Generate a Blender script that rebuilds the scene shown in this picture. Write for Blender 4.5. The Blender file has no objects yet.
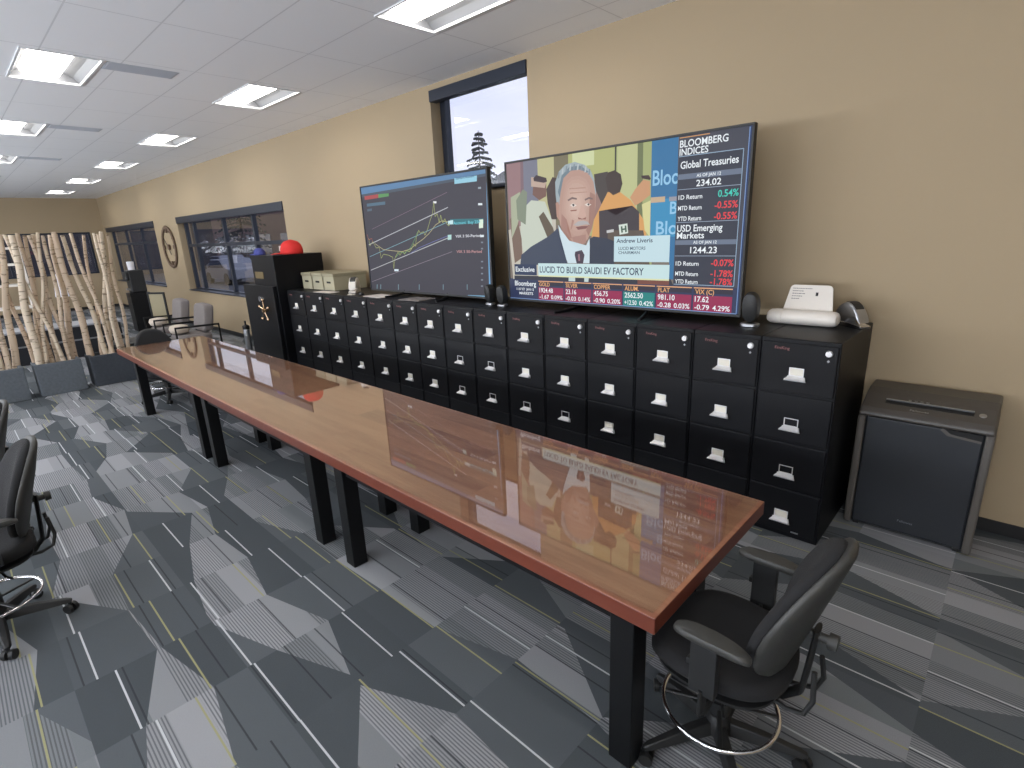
import bpy, bmesh, math, random
from mathutils import Vector, Matrix, Euler
random.seed(7)
C = bpy.context.scene.collection
SC = bpy.context.scene
PI = math.pi

# ------------------------------------------------------------------ camera, world, light, exposure
def make_camera():
    yaw, pit, rol, f, h = .7659, -.2797, -.0423, 532.94, 2.047
    fwd = Vector((-math.sin(yaw), math.cos(yaw), 0)); right = Vector((math.cos(yaw), math.sin(yaw), 0)); up = Vector((0, 0, 1))
    f2 = fwd*math.cos(pit)+up*math.sin(pit); u2 = up*math.cos(pit)-fwd*math.sin(pit)
    r3 = right*math.cos(rol)+u2*math.sin(rol); u3 = u2*math.cos(rol)-right*math.sin(rol)
    m = Matrix((r3, u3, -f2)).transposed().to_4x4(); m.translation = (0, 0, h)
    cam = bpy.data.cameras.new('camera'); cam.sensor_width = 36; cam.lens = f/1024*36; cam.clip_start = .02; cam.clip_end = 300
    o = bpy.data.objects.new('camera', cam); C.objects.link(o); o.matrix_world = m; SC.camera = o
make_camera()
SC.view_settings.view_transform = 'Standard'; SC.view_settings.look = 'None'
SC.view_settings.exposure = 0; SC.view_settings.gamma = 1; SC.view_settings.use_curve_mapping = False
SC.cycles.use_denoising = True
SC.cycles.max_bounces = 10; SC.cycles.diffuse_bounces = 7; SC.cycles.glossy_bounces = 5; SC.cycles.transparent_max_bounces = 12
SC.cycles.caustics_reflective = False; SC.cycles.caustics_refractive = False
SC.cycles.sample_clamp_indirect = 8
LAMP = 12.5          # radiance of a troffer lens
FILL_POWER = 460.0           # watts of each added fill light behind the camera, tilted up at the ceiling
def add_fill_light(x, w):
    L = bpy.data.lights.new('added_fill_light', 'AREA'); L.shape = 'RECTANGLE'; L.size = w; L.size_y = 1.9; L.energy = FILL_POWER*w/4; L.color = (.88, .93, 1.0)
    o = bpy.data.objects.new('added_fill_light', L); C.objects.link(o); o.location = (x, -6.02, 1.85); o.rotation_euler = (math.radians(90+60), 0, 0)
for _x in (-19, -14, -9, -4, 1): add_fill_light(_x, 4.0)

def lin(c):
    return tuple(((v/255)/12.92 if v/255 <= .04045 else ((v/255+.055)/1.055)**2.4) for v in c)

class NT:
    def __init__(s, tree): s.t = tree; s.n = tree.nodes; s.l = tree.links
    def put(s, sock, v):
        if isinstance(v, (int, float)): sock.default_value = v
        elif isinstance(v, (tuple, list)):
            sock.default_value = tuple(v)+((1,) if len(v) == 3 and len(sock.default_value) == 4 else ())
        else: s.l.new(v, sock)
    def m(s, op, a, b=0.0, c=None):
        x = s.n.new('ShaderNodeMath'); x.operation = op; s.put(x.inputs[0], a); s.put(x.inputs[1], b)
        if c is not None: s.put(x.inputs[2], c)
        return x.outputs[0]
    def mix(s, f, a, b, mode='MIX'):
        x = s.n.new('ShaderNodeMix'); x.data_type = 'RGBA'; x.blend_type = mode
        s.put(x.inputs[0], f); s.put(x.inputs[6], a); s.put(x.inputs[7], b); return x.outputs[2]
    def comb(s, x, y, z):
        n = s.n.new('ShaderNodeCombineXYZ'); s.put(n.inputs[0], x); s.put(n.inputs[1], y); s.put(n.inputs[2], z); return n.outputs[0]
    def sep(s, v):
        n = s.n.new('ShaderNodeSeparateXYZ'); s.l.new(v, n.inputs[0]); return n.outputs
    def rnd(s, v):
        n = s.n.new('ShaderNodeTexWhiteNoise'); n.noise_dimensions = '3D'; s.l.new(v, n.inputs[0]); return n.outputs[0]
    def noise(s, v, scale, detail=3, rough=.5):
        n = s.n.new('ShaderNodeTexNoise'); s.l.new(v, n.inputs['Vector']); n.inputs['Scale'].default_value = scale
        n.inputs['Detail'].default_value = detail; n.inputs['Roughness'].default_value = rough; return n.outputs[0]
    def pos(s, kind='Object'):
        n = s.n.new('ShaderNodeTexCoord'); return n.outputs[kind]

def world():
    w = bpy.data.worlds.new('dusk_sky'); SC.world = w; w.use_nodes = True
    t = NT(w.node_tree); bg = [n for n in t.n if n.type == 'BACKGROUND'][0]
    g = t.pos('Generated'); x, y, z = t.sep(g)
    zz = t.m('MULTIPLY', z, 3.5)
    v = t.comb(x, y, zz)
    n = t.noise(v, 2.6, 4, .55)
    f = t.m('MULTIPLY', t.m('SUBTRACT', n, .38), 4.0); f = t.m('MINIMUM', t.m('MAXIMUM', f, 0), 1)
    low = t.m('MINIMUM', t.m('MAXIMUM', t.m('MULTIPLY', z, 3.2), 0), 1)
    base = t.mix(low, lin((240, 238, 244)), lin((196, 206, 240)))
    col = t.mix(f, base, lin((228, 230, 244)))
    t.l.new(col, bg.inputs[0]); bg.inputs[1].default_value = 1.25
world()

# ------------------------------------------------------------------ materials
def mat(name, col, rough=.5, metal=0, bump=0, bscale=60, var=0, vscale=8, coat=0, spec=None, emit=None, estr=1, sheen=0):
    m = bpy.data.materials.new(name); m.use_nodes = True
    t = NT(m.node_tree); b = t.n['Principled BSDF']
    c = lin(col)
    b.inputs['Roughness'].default_value = rough; b.inputs['Metallic'].default_value = metal
    if spec is not None: b.inputs['Specular IOR Level'].default_value = spec
    if coat: b.inputs['Coat Weight'].default_value = coat; b.inputs['Coat Roughness'].default_value = .05
    if sheen: b.inputs['Sheen Weight'].default_value = sheen
    p = t.pos()
    if var:
        n = t.noise(p, vscale, 4)
        k = t.m('ADD', t.m('MULTIPLY', t.m('SUBTRACT', n, .5), var*2), 1)
        cc = t.n.new('ShaderNodeVectorMath'); cc.operation = 'SCALE'; cc.inputs[0].default_value = c; t.l.new(k, cc.inputs['Scale'])
        t.l.new(cc.outputs[0], b.inputs['Base Color'])
    else: b.inputs['Base Color'].default_value = c+(1,)
    if bump:
        n = t.noise(p, bscale, 2); bp = t.n.new('ShaderNodeBump'); bp.inputs['Strength'].default_value = bump; bp.inputs['Distance'].default_value = .003
        t.l.new(n, bp.inputs['Height']); t.l.new(bp.outputs[0], b.inputs['Normal'])
    if emit: b.inputs['Emission Color'].default_value = lin(emit)+(1,); b.inputs['Emission Strength'].default_value = estr
    return m

def glass_mat(name, ior=1.5, tint=(1, 1, 1), rough=0.0):
    m = bpy.data.materials.new(name); m.use_nodes = True; t = NT(m.node_tree)
    for n in list(t.n):
        if n.type != 'OUTPUT_MATERIAL': t.n.remove(n)
    out = [n for n in t.n if n.type == 'OUTPUT_MATERIAL'][0]
    tr = t.n.new('ShaderNodeBsdfTransparent'); tr.inputs[0].default_value = tint+(1,)
    gl = t.n.new('ShaderNodeBsdfGlossy'); gl.inputs['Roughness'].default_value = rough; gl.inputs['Color'].default_value = (1, 1, 1, 1)
    g = t.n.new('ShaderNodeNewGeometry'); dt = t.n.new('ShaderNodeVectorMath'); dt.operation = 'DOT_PRODUCT'
    t.l.new(g.outputs['Normal'], dt.inputs[0]); t.l.new(g.outputs['Incoming'], dt.inputs[1])
    f0 = ((ior-1)/(ior+1))**2; c = t.m('SUBTRACT', 1, t.m('ABSOLUTE', dt.outputs['Value']))
    fr = t.m('ADD', f0, t.m('MULTIPLY', t.m('POWER', c, 5), 1-f0))       # the same reflectance from either side of the sheet
    mx = t.n.new('ShaderNodeMixShader'); t.l.new(fr, mx.inputs[0]); t.l.new(tr.outputs[0], mx.inputs[1]); t.l.new(gl.outputs[0], mx.inputs[2])
    t.l.new(mx.outputs[0], out.inputs[0]); return m

def carpet_mat():
    m = bpy.data.materials.new('patterned_carpet_tiles'); m.use_nodes = True; t = NT(m.node_tree); b = t.n['Principled BSDF']
    x, y, z = t.sep(t.pos())
    X = t.m('DIVIDE', t.m('ADD', x, .03), .4975); i = t.m('FLOOR', X); u = t.m('SUBTRACT', X, i); i1 = t.m('ADD', i, 1)
    # slanting dark and light fields that run across the tiles
    P = .62
    Y = t.m('DIVIDE', y, P); j = t.m('FLOOR', Y); v = t.m('SUBTRACT', Y, j)
    def edge(seed, lo, hi):
        a = t.rnd(t.comb(i, j, seed)); c = t.rnd(t.comb(i1, j, seed)); q = t.m('ADD', t.m('MULTIPLY', a, t.m('SUBTRACT', 1, u)), t.m('MULTIPLY', c, u))
        return t.m('ADD', lo, t.m('MULTIPLY', q, hi-lo))
    e1 = edge(1.5, -.12, .58); e2 = edge(7.5, .46, 1.12)
    dark = t.m('MAXIMUM', t.m('LESS_THAN', v, e1), t.m('GREATER_THAN', v, e2))
    # blocks of tone and fine stripes inside the light fields
    oi = t.rnd(t.comb(i, 3.5, 9.5))
    yb = t.m('ADD', t.m('MULTIPLY', y, 7.5), t.m('MULTIPLY', oi, 5)); kb = t.m('FLOOR', yb)
    tone = t.rnd(t.comb(i, kb, 2.5))
    light = t.mix(tone, lin((110, 114, 117)), lin((150, 151, 155)))
    st = t.m('FRACT', t.m('MULTIPLY', y, 72)); stm = t.m('LESS_THAN', st, .42)
    pat = t.m('GREATER_THAN', t.rnd(t.comb(i, kb, 4.5)), .42)
    light = t.mix(t.m('MULTIPLY', t.m('MULTIPLY', stm, pat), .62), light, lin((68, 71, 76)))
    dtone = t.rnd(t.comb(i, j, 6.5))
    dcol = t.mix(dtone, lin((70, 75, 79)), lin((88, 93, 97)))
    col = t.mix(dark, light, dcol)
    # thin dark lines, then white and yellow lines, one tile long
    y3 = t.m('ADD', t.m('DIVIDE', y, .17), t.m('MULTIPLY', t.rnd(t.comb(i, 1.5, 21.5)), 1)); f3 = t.m('FRACT', y3)
    l3 = t.m('MULTIPLY', t.m('LESS_THAN', f3, .045), t.m('GREATER_THAN', t.rnd(t.comb(i, t.m('FLOOR', y3), 8.5)), .45))
    col = t.mix(t.m('MULTIPLY', l3, .75), col, lin((48, 50, 55)))
    y2 = t.m('ADD', t.m('DIVIDE', y, .25), t.m('MULTIPLY', t.rnd(t.comb(i, 5.5, 11.5)), 2)); k2 = t.m('FLOOR', y2); f2 = t.m('FRACT', y2)
    jit = t.m('ADD', .25, t.m('MULTIPLY', t.rnd(t.comb(i, k2, 12.5)), .4))
    ln = t.m('LESS_THAN', t.m('ABSOLUTE', t.m('SUBTRACT', f2, jit)), .017)
    ln = t.m('MULTIPLY', ln, t.m('GREATER_THAN', t.rnd(t.comb(i, k2, 14.5)), .12))
    par = t.m('GREATER_THAN', t.m('FRACT', t.m('MULTIPLY', k2, .5)), .25)
    lc = t.mix(par, lin((190, 192, 196)), lin((148, 146, 108)))
    col = t.mix(t.m('MULTIPLY', ln, .9), col, lc)
    n = t.noise(t.pos(), 260, 2); k = t.m('ADD', .84, t.m('MULTIPLY', n, .32))
    col = t.mix(1.0, col, t.comb(k, k, k), 'MULTIPLY')
    t.l.new(col, b.inputs['Base Color']); b.inputs['Roughness'].default_value = .95; b.inputs['Specular IOR Level'].default_value = .15
    bp = t.n.new('ShaderNodeBump'); bp.inputs['Strength'].default_value = .4; bp.inputs['Distance'].default_value = .004
    t.l.new(n, bp.inputs['Height']); t.l.new(bp.outputs[0], b.inputs['Normal'])
    return m

def wood_mat():
    m = bpy.data.materials.new('reddish_table_wood'); m.use_nodes = True; t = NT(m.node_tree); b = t.n['Principled BSDF']
    p = t.pos(); x, y, z = t.sep(p)
    r = t.m('FLOOR', t.m('DIVIDE', y, .175)); xo = t.m('ADD', t.m('DIVIDE', x, 1.35), t.m('MULTIPLY', t.rnd(t.comb(r, 1.5, 2.5)), 4)); k = t.m('FLOOR', xo)
    a = t.rnd(t.comb(r, k, 3.5))
    g = t.noise(t.comb(t.m('MULTIPLY', x, 1.1), t.m('ADD', t.m('MULTIPLY', y, 11), t.m('MULTIPLY', a, 17)), t.m('MULTIPLY', a, 9)), 1.6, 5, .6)
    col = t.mix(a, lin((132, 82, 62)), lin((172, 118, 88)))
    gf = t.m('MINIMUM', t.m('MAXIMUM', t.m('MULTIPLY', t.m('SUBTRACT', g, .42), 4), 0), 1)
    col = t.mix(t.m('MULTIPLY', gf, .55), col, lin((184, 138, 106)))
    g2 = t.noise(t.comb(t.m('MULTIPLY', x, 3), t.m('MULTIPLY', y, 90), a), 1.0, 3, .6)
    col = t.mix(t.m('MULTIPLY', g2, .25), col, lin((106, 60, 42)))
    t.l.new(col, b.inputs['Base Color']); b.inputs['Roughness'].default_value = .38
    return m

def bark_mat():
    m = bpy.data.materials.new('birch_bark'); m.use_nodes = True; t = NT(m.node_tree); b = t.n['Principled BSDF']
    p = t.pos(); x, y, z = t.sep(p)
    n = t.noise(t.comb(t.m('MULTIPLY', x, 8), t.m('MULTIPLY', y, 8), t.m('MULTIPLY', z, 40)), 1.0, 3)
    f = t.m('GREATER_THAN', n, .6)
    inf = t.n.new('ShaderNodeObjectInfo').outputs['Random']
    base = t.mix(inf, lin((204, 190, 168)), lin((182, 156, 132)))
    n2 = t.noise(p, 5, 3); base = t.mix(t.m('MULTIPLY', n2, .5), base, lin((222, 208, 188)))
    col = t.mix(t.m('MULTIPLY', f, .65), base, lin((96, 80, 66)))
    t.l.new(col, b.inputs['Base Color']); b.inputs['Roughness'].default_value = .85; return m

def ceiling_mat():
    m = bpy.data.materials.new('ceiling_tile'); m.use_nodes = True; t = NT(m.node_tree); b = t.n['Principled BSDF']
    p = t.pos(); x, y, z = t.sep(p)
    def lines(c, off, per, w):
        f = t.m('FRACT', t.m('DIVIDE', t.m('ADD', c, off), per)); return t.m('LESS_THAN', t.m('ABSOLUTE', t.m('SUBTRACT', f, .5)), w/per)
    g = t.m('MAXIMUM', lines(x, 2.76+.61, 1.2, .006), lines(y, -4.04+.3, .6, .006))
    n = t.noise(p, 140, 2)
    col = t.mix(t.m('MULTIPLY', n, .12), lin((248, 249, 252)), lin((236, 239, 244)))
    col = t.mix(t.m('MULTIPLY', g, .28), col, lin((120, 124, 132)))
    t.l.new(col, b.inputs['Base Color']); b.inputs['Roughness'].default_value = .95; return m

def screen_mat():
    m = bpy.data.materials.new('lit_screen_picture'); m.use_nodes = True; t = NT(m.node_tree); b = t.n['Principled BSDF']
    a = t.n.new('ShaderNodeAttribute'); a.attribute_name = 'Col'
    b.inputs['Base Color'].default_value = (.01, .01, .012, 1); b.inputs['Roughness'].default_value = .5; b.inputs['Specular IOR Level'].default_value = .25
    t.l.new(a.outputs['Color'], b.inputs['Emission Color']); b.inputs['Emission Strength'].default_value = .95
    return m

M = dict(
    wall=mat('tan_wall_paint', (167, 149, 121), .75, bump=.12, bscale=160, var=.02, vscale=1.2),
    ceiling=ceiling_mat(), carpet=carpet_mat(), wood=wood_mat(), bark=bark_mat(), screen=screen_mat(),
    woodedge=mat('red_brown_wood_edge', (104, 52, 38), .35, var=.12, vscale=6),
    black=mat('satin_black_paint', (15, 16, 18), .42, spec=.3, bump=.1, bscale=300),
    cab=mat('black_enamel_steel', (12, 13, 17), .45, spec=.22, bump=.15, bscale=220),
    cabin=mat('black_recess', (8, 8, 9), .7),
    blackplastic=mat('black_plastic', (30, 31, 32), .5, bump=.15, bscale=400),
    greyplastic=mat('dark_grey_plastic', (54, 54, 52), .5, bump=.1, bscale=300),
    fabric=mat('black_woven_fabric', (27, 27, 29), .95, bump=.5, bscale=500),
    chrome=mat('chrome', (225, 225, 228), .12, 1), nickel=mat('bright_satin_nickel', (236, 236, 238), .35, .45),
    steel=mat('brushed_steel', (180, 182, 186), .35, 1),
    gold=mat('brass_gold', (214, 184, 150), .25, .9),
    card=mat('paper_label_card', (226, 222, 210), .8, var=.03),
    white=mat('white_plastic', (226, 220, 212), .4),
    paper=mat('white_paper', (214, 206, 200), .85),
    baseboard=mat('black_rubber_baseboard', (20, 20, 22), .6),
    frame=mat('dark_bronze_window_frame', (44, 50, 62), .4, .3),
    glass=glass_mat('window_glass', 1.5, (.97, .98, 1.0)),
    tglass=glass_mat('table_glass', 1.75, (.97, .98, .97)),
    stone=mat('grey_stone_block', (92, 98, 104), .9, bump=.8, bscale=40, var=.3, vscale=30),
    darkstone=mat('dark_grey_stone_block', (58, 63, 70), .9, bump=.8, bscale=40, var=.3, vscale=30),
    red=mat('red_cap_cloth', (214, 46, 44), .8), blue=mat('blue_cap_cloth', (70, 78, 150), .8), paleblue=mat('pale_blue_cloth', (170, 185, 225), .8),
    box=mat('beige_box_board', (166, 160, 136), .7, var=.05), boxlid=mat('beige_box_lid', (150, 144, 120), .7),
    greyfab=mat('grey_upholstery', (122, 116, 114), .95, bump=.3, bscale=300, var=.05),
    pillow=mat('pale_pillow_cloth', (196, 184, 170), .9),
    tanpanel=mat('tan_panel', (150, 140, 112), .7),
    shred_panel=mat('slate_black_plastic_panel', (40, 43, 48), .42),
    shred_frame=mat('grey_brown_plastic', (88, 84, 80), .4),
    shred_top=mat('dark_grey_brown_plastic', (72, 68, 64), .38),
    asphalt=mat('asphalt', (70, 72, 78), .9, var=.1), brown=mat('brown_brick_wall', (104, 84, 80), .9, var=.08, vscale=1),
    roof=mat('dark_roof', (60, 58, 64), .8), needle=mat('dark_conifer_needles', (44, 52, 52), .9), trunk=mat('dark_bark', (58, 50, 48), .9),
    darkglass=mat('dark_shop_glass', (50, 58, 78), .1), carpaint=mat('silver_car_paint', (120, 124, 135), .3, .4),
    brownwood=mat('weathered_brown_wood', (104, 84, 68), .8, var=.15, vscale=10),
    trofferwhite=mat('white_enamel_frame', (222, 224, 226), .5), reflector=mat('satin_grey_reflector', (128, 130, 134), .6), vent=mat('grey_vent', (196, 200, 208), .8),
    lens=mat('troffer_lens', (240, 240, 240), .5, emit=(255, 250, 242), estr=LAMP),
    headlight=mat('parking_lamp_lens', (255, 255, 255), .5, emit=(255, 240, 220), estr=4),
    darkleather=mat('black_leather', (28, 30, 36), .45), bulb=mat('lamp_shade_white', (226, 226, 232), .8),
)

# ------------------------------------------------------------------ mesh helpers
def B(): return bmesh.new()
def obj(name, bm, m, parent=None, label=None, smooth=False, mats=None, bevel=0, subsurf=0):
    me = bpy.data.meshes.new(name); bmesh.ops.recalc_face_normals(bm, faces=bm.faces) if smooth != 'keep' else None
    bm.to_mesh(me); bm.free()
    for q in ([m] if mats is None else mats): me.materials.append(q)
    if smooth:
        for p in me.polygons: p.use_smooth = True
        if smooth == 'auto':
            me.set_sharp_from_angle(angle=math.radians(38))
    o = bpy.data.objects.new(name, me); C.objects.link(o)
    if parent: o.parent = parent
    if label: o['label'] = label
    if bevel:
        md = o.modifiers.new('bevel', 'BEVEL'); md.width = bevel; md.segments = 2; md.limit_method = 'ANGLE'; md.angle_limit = math.radians(40)
    if subsurf:
        md = o.modifiers.new('sub', 'SUBSURF'); md.levels = subsurf; md.render_levels = subsurf
    return o
def tag(o, label=None, cat=None, group=None, kind=None):
    if label: o['label'] = label
    if cat: o['category'] = cat
    if group: o['group'] = group
    if kind: o['kind'] = kind
    return o
def empty(name, loc, label=None, cat=None, group=None, rz=0):
    o = bpy.data.objects.new(name, None); C.objects.link(o); o.location = loc; o.rotation_euler = (0, 0, rz); o.empty_display_size = .1
    return tag(o, label, cat, group)
def struct(name, bm, m, parent=None, smooth=False, bevel=0):
    o = obj(name, bm, m, parent, smooth=smooth, bevel=bevel)
    if not parent: o['kind'] = 'structure'
    return o
KIDS = None
def copy_tree(o, parent=None):
    c = o.copy(); C.objects.link(c)
    if parent: c.parent = parent
    for ch in [q for q in bpy.data.objects if q.parent == o]: copy_tree(ch, c)
    return c
def box(bm, x0, x1, y0, y1, z0, z1, mi=0, mx=None):
    vs = [bm.verts.new((x, y, z)) for z in (z0, z1) for y in (y0, y1) for x in (x0, x1)]
    for q in ((0, 2, 3, 1), (4, 5, 7, 6), (0, 1, 5, 4), (2, 6, 7, 3), (0, 4, 6, 2), (1, 3, 7, 5)):
        f = bm.faces.new([vs[k] for k in q]); f.material_index = mi
    if mx: bmesh.ops.transform(bm, matrix=mx, verts=vs)
    return vs
def ring(bm, c, n, r, seg, ax=None, ry=None):
    n = n.normalized(); a = ax or (Vector((0, 0, 1)) if abs(n.z) < .9 else Vector((1, 0, 0)))
    u = n.cross(a).normalized(); w = u.cross(n).normalized()
    return [bm.verts.new(c+u*math.cos(2*PI*k/seg)*r+w*math.sin(2*PI*k/seg)*(ry or r)) for k in range(seg)]
def bridge(bm, a, b, mi=0):
    n = len(a)
    for k in range(n):
        f = bm.faces.new((a[k], a[(k+1) % n], b[(k+1) % n], b[k])); f.material_index = mi
def tube(bm, pts, r, seg=10, closed=False, ax=None, cap=True, ry=None):
    pts = [Vector(p) for p in pts]; n = len(pts); rs = r if isinstance(r, (list, tuple)) else [r]*n; rings = []
    prev = ax
    for k, p in enumerate(pts):
        if closed: d = (pts[(k+1) % n]-pts[k-1])
        else: d = pts[min(k+1, n-1)]-pts[max(k-1, 0)]
        d.normalize()
        if prev is None: prev = Vector((0, 0, 1)) if abs(d.z) < .9 else Vector((1, 0, 0))
        u = d.cross(prev).normalized(); w = u.cross(d).normalized(); prev = w
        rings.append([bm.verts.new(p+u*math.cos(2*PI*q/seg)*rs[k]+w*math.sin(2*PI*q/seg)*(ry if ry else rs[k])) for q in range(seg)])
    for k in range(n-1): bridge(bm, rings[k], rings[k+1])
    if closed: bridge(bm, rings[-1], rings[0])
    elif cap: bm.faces.new(rings[0][::-1]); bm.faces.new(rings[-1])
def cyl(bm, p0, p1, r0, r1=None, seg=16): tube(bm, [p0, p1], [r0, r0 if r1 is None else r1], seg)
def lathe(bm, prof, seg=24, c=(0, 0, 0)):
    rings = []
    for r, z in prof:
        rings.append([bm.verts.new((c[0]+r*math.cos(2*PI*k/seg), c[1]+r*math.sin(2*PI*k/seg), c[2]+z)) for k in range(seg)])
    for k in range(len(prof)-1): bridge(bm, rings[k], rings[k+1])
    bm.faces.new(rings[0][::-1]); bm.faces.new(rings[-1])
def prism(bm, pts, axis, a0, a1, mi=0):
    def P(p, a):
        if axis == 'x': return (a, p[0], p[1])
        if axis == 'y': return (p[0], a, p[1])
        return (p[0], p[1], a)
    A = [bm.verts.new(P(p, a0)) for p in pts]; Bv = [bm.verts.new(P(p, a1)) for p in pts]
    bridge(bm, A, Bv, mi); f = bm.faces.new(A[::-1]); f.material_index = mi; f = bm.faces.new(Bv); f.material_index = mi
def pad(bm, a, b, prof, n=2.8, seg=36, shape=None):
    """rounded cushion lying in the xy plane: rings of a superellipse, prof = [(scale, z)]"""
    rings = []
    for s, z in prof:
        rr = []
        for k in range(seg):
            t = 2*PI*k/seg; ct, st = math.cos(t), math.sin(t)
            x = a*s*math.copysign(abs(ct)**(2/n), ct); y = b*s*math.copysign(abs(st)**(2/n), st)
            if shape: x, y, zz = shape(x, y, z)
            else: zz = z
            rr.append(bm.verts.new((x, y, zz)))
        rings.append(rr)
    for k in range(len(rings)-1): bridge(bm, rings[k], rings[k+1])
    bm.faces.new(rings[0][::-1]); bm.faces.new(rings[-1])

# flat coloured picture of a lit screen: polygons and lettering stacked in thin layers on the panel
class Picture:
    def __init__(s, y): s.bm = bmesh.new(); s.cl = s.bm.loops.layers.float_color.new('Col'); s.y = y; s.k = 0
    def layer(s): s.k += 1; return s.y-.00006*s.k
    def poly(s, pts, col, y=None):
        y = y if y is not None else s.layer(); c = lin(col)+(1,)
        area = sum(pts[i][0]*pts[(i+1) % len(pts)][1]-pts[(i+1) % len(pts)][0]*pts[i][1] for i in range(len(pts)))
        if area < 0: pts = pts[::-1]
        vs = [s.bm.verts.new((p[0], y, p[1])) for p in pts]; f = s.bm.faces.new(vs)
        r = bmesh.ops.triangulate(s.bm, faces=[f])
        for f in r['faces']:
            for l in f.loops: l[s.cl] = c
    def rect(s, x0, x1, z0, z1, col): s.poly([(x0, z0), (x1, z0), (x1, z1), (x0, z1)], col)
    def line(s, pts, w, col):
        y = s.layer()
        for a, b in zip(pts, pts[1:]):
            d = Vector((b[0]-a[0], b[1]-a[1]))
            if d.length < 1e-5: continue
            d.normalize(); n = Vector((-d.y, d.x))*w/2
            s.poly([(a[0]-n.x, a[1]-n.y), (b[0]-n.x, b[1]-n.y), (b[0]+n.x, b[1]+n.y), (a[0]+n.x, a[1]+n.y)], col, y)
    def text(s, txt, x0, z0, h, col, x1=None, right=None, bold=.014):
        cu = bpy.data.curves.new('t', 'FONT'); cu.body = txt; cu.resolution_u = 3; cu.offset = bold
        o = bpy.data.objects.new('t', cu); C.objects.link(o)
        me = bpy.data.meshes.new_from_object(o.evaluated_get(bpy.context.evaluated_depsgraph_get()))
        bpy.data.objects.remove(o)
        xs = [v.co.x for v in me.vertices]
        if not xs: return
        capz = .69; k = h/capz; mn, mxx = min(xs), max(xs); kx = k*.92
        if x1 is not None: kx = (x1-x0)/(mxx-mn)
        if right is not None: x0 = right-(mxx-mn)*kx
        y = s.layer(); c = lin(col)+(1,); vs = [s.bm.verts.new((x0+(v.co.x-mn)*kx, y, z0+v.co.y*k)) for v in me.vertices]
        for p in me.polygons:
            try: f = s.bm.faces.new([vs[q] for q in p.vertices])
            except ValueError: continue
            for l in f.loops: l[s.cl] = c
        bpy.data.meshes.remove(me)
    def done(s, parent, name='screen'):
        for f in s.bm.faces:
            f.normal_update()
            if f.normal.y > 0: f.normal_flip()
        return obj(name, s.bm, M['screen'], parent, smooth='keep_flat' if False else False)
def text_mesh(name, txt, m, parent, mx, h, w=None, depth=.0006, label=None):
    cu = bpy.data.curves.new('t', 'FONT'); cu.body = txt; cu.resolution_u = 3; cu.extrude = depth/h*.69
    o = bpy.data.objects.new('t', cu); C.objects.link(o)
    me = bpy.data.meshes.new_from_object(o.evaluated_get(bpy.context.evaluated_depsgraph_get())); bpy.data.objects.remove(o)
    xs = [v.co.x for v in me.vertices]; k = h/.69; kx = k if w is None else w/(max(xs)-min(xs)); mn = (max(xs)+min(xs))/2
    for v in me.vertices: v.co = mx @ Vector(((v.co.x-mn)*kx, v.co.y*k, v.co.z*k))
    me.materials.append(m); q = bpy.data.objects.new(name, me); C.objects.link(q); q.parent = parent
    if label: q['label'] = label
    return q

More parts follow.
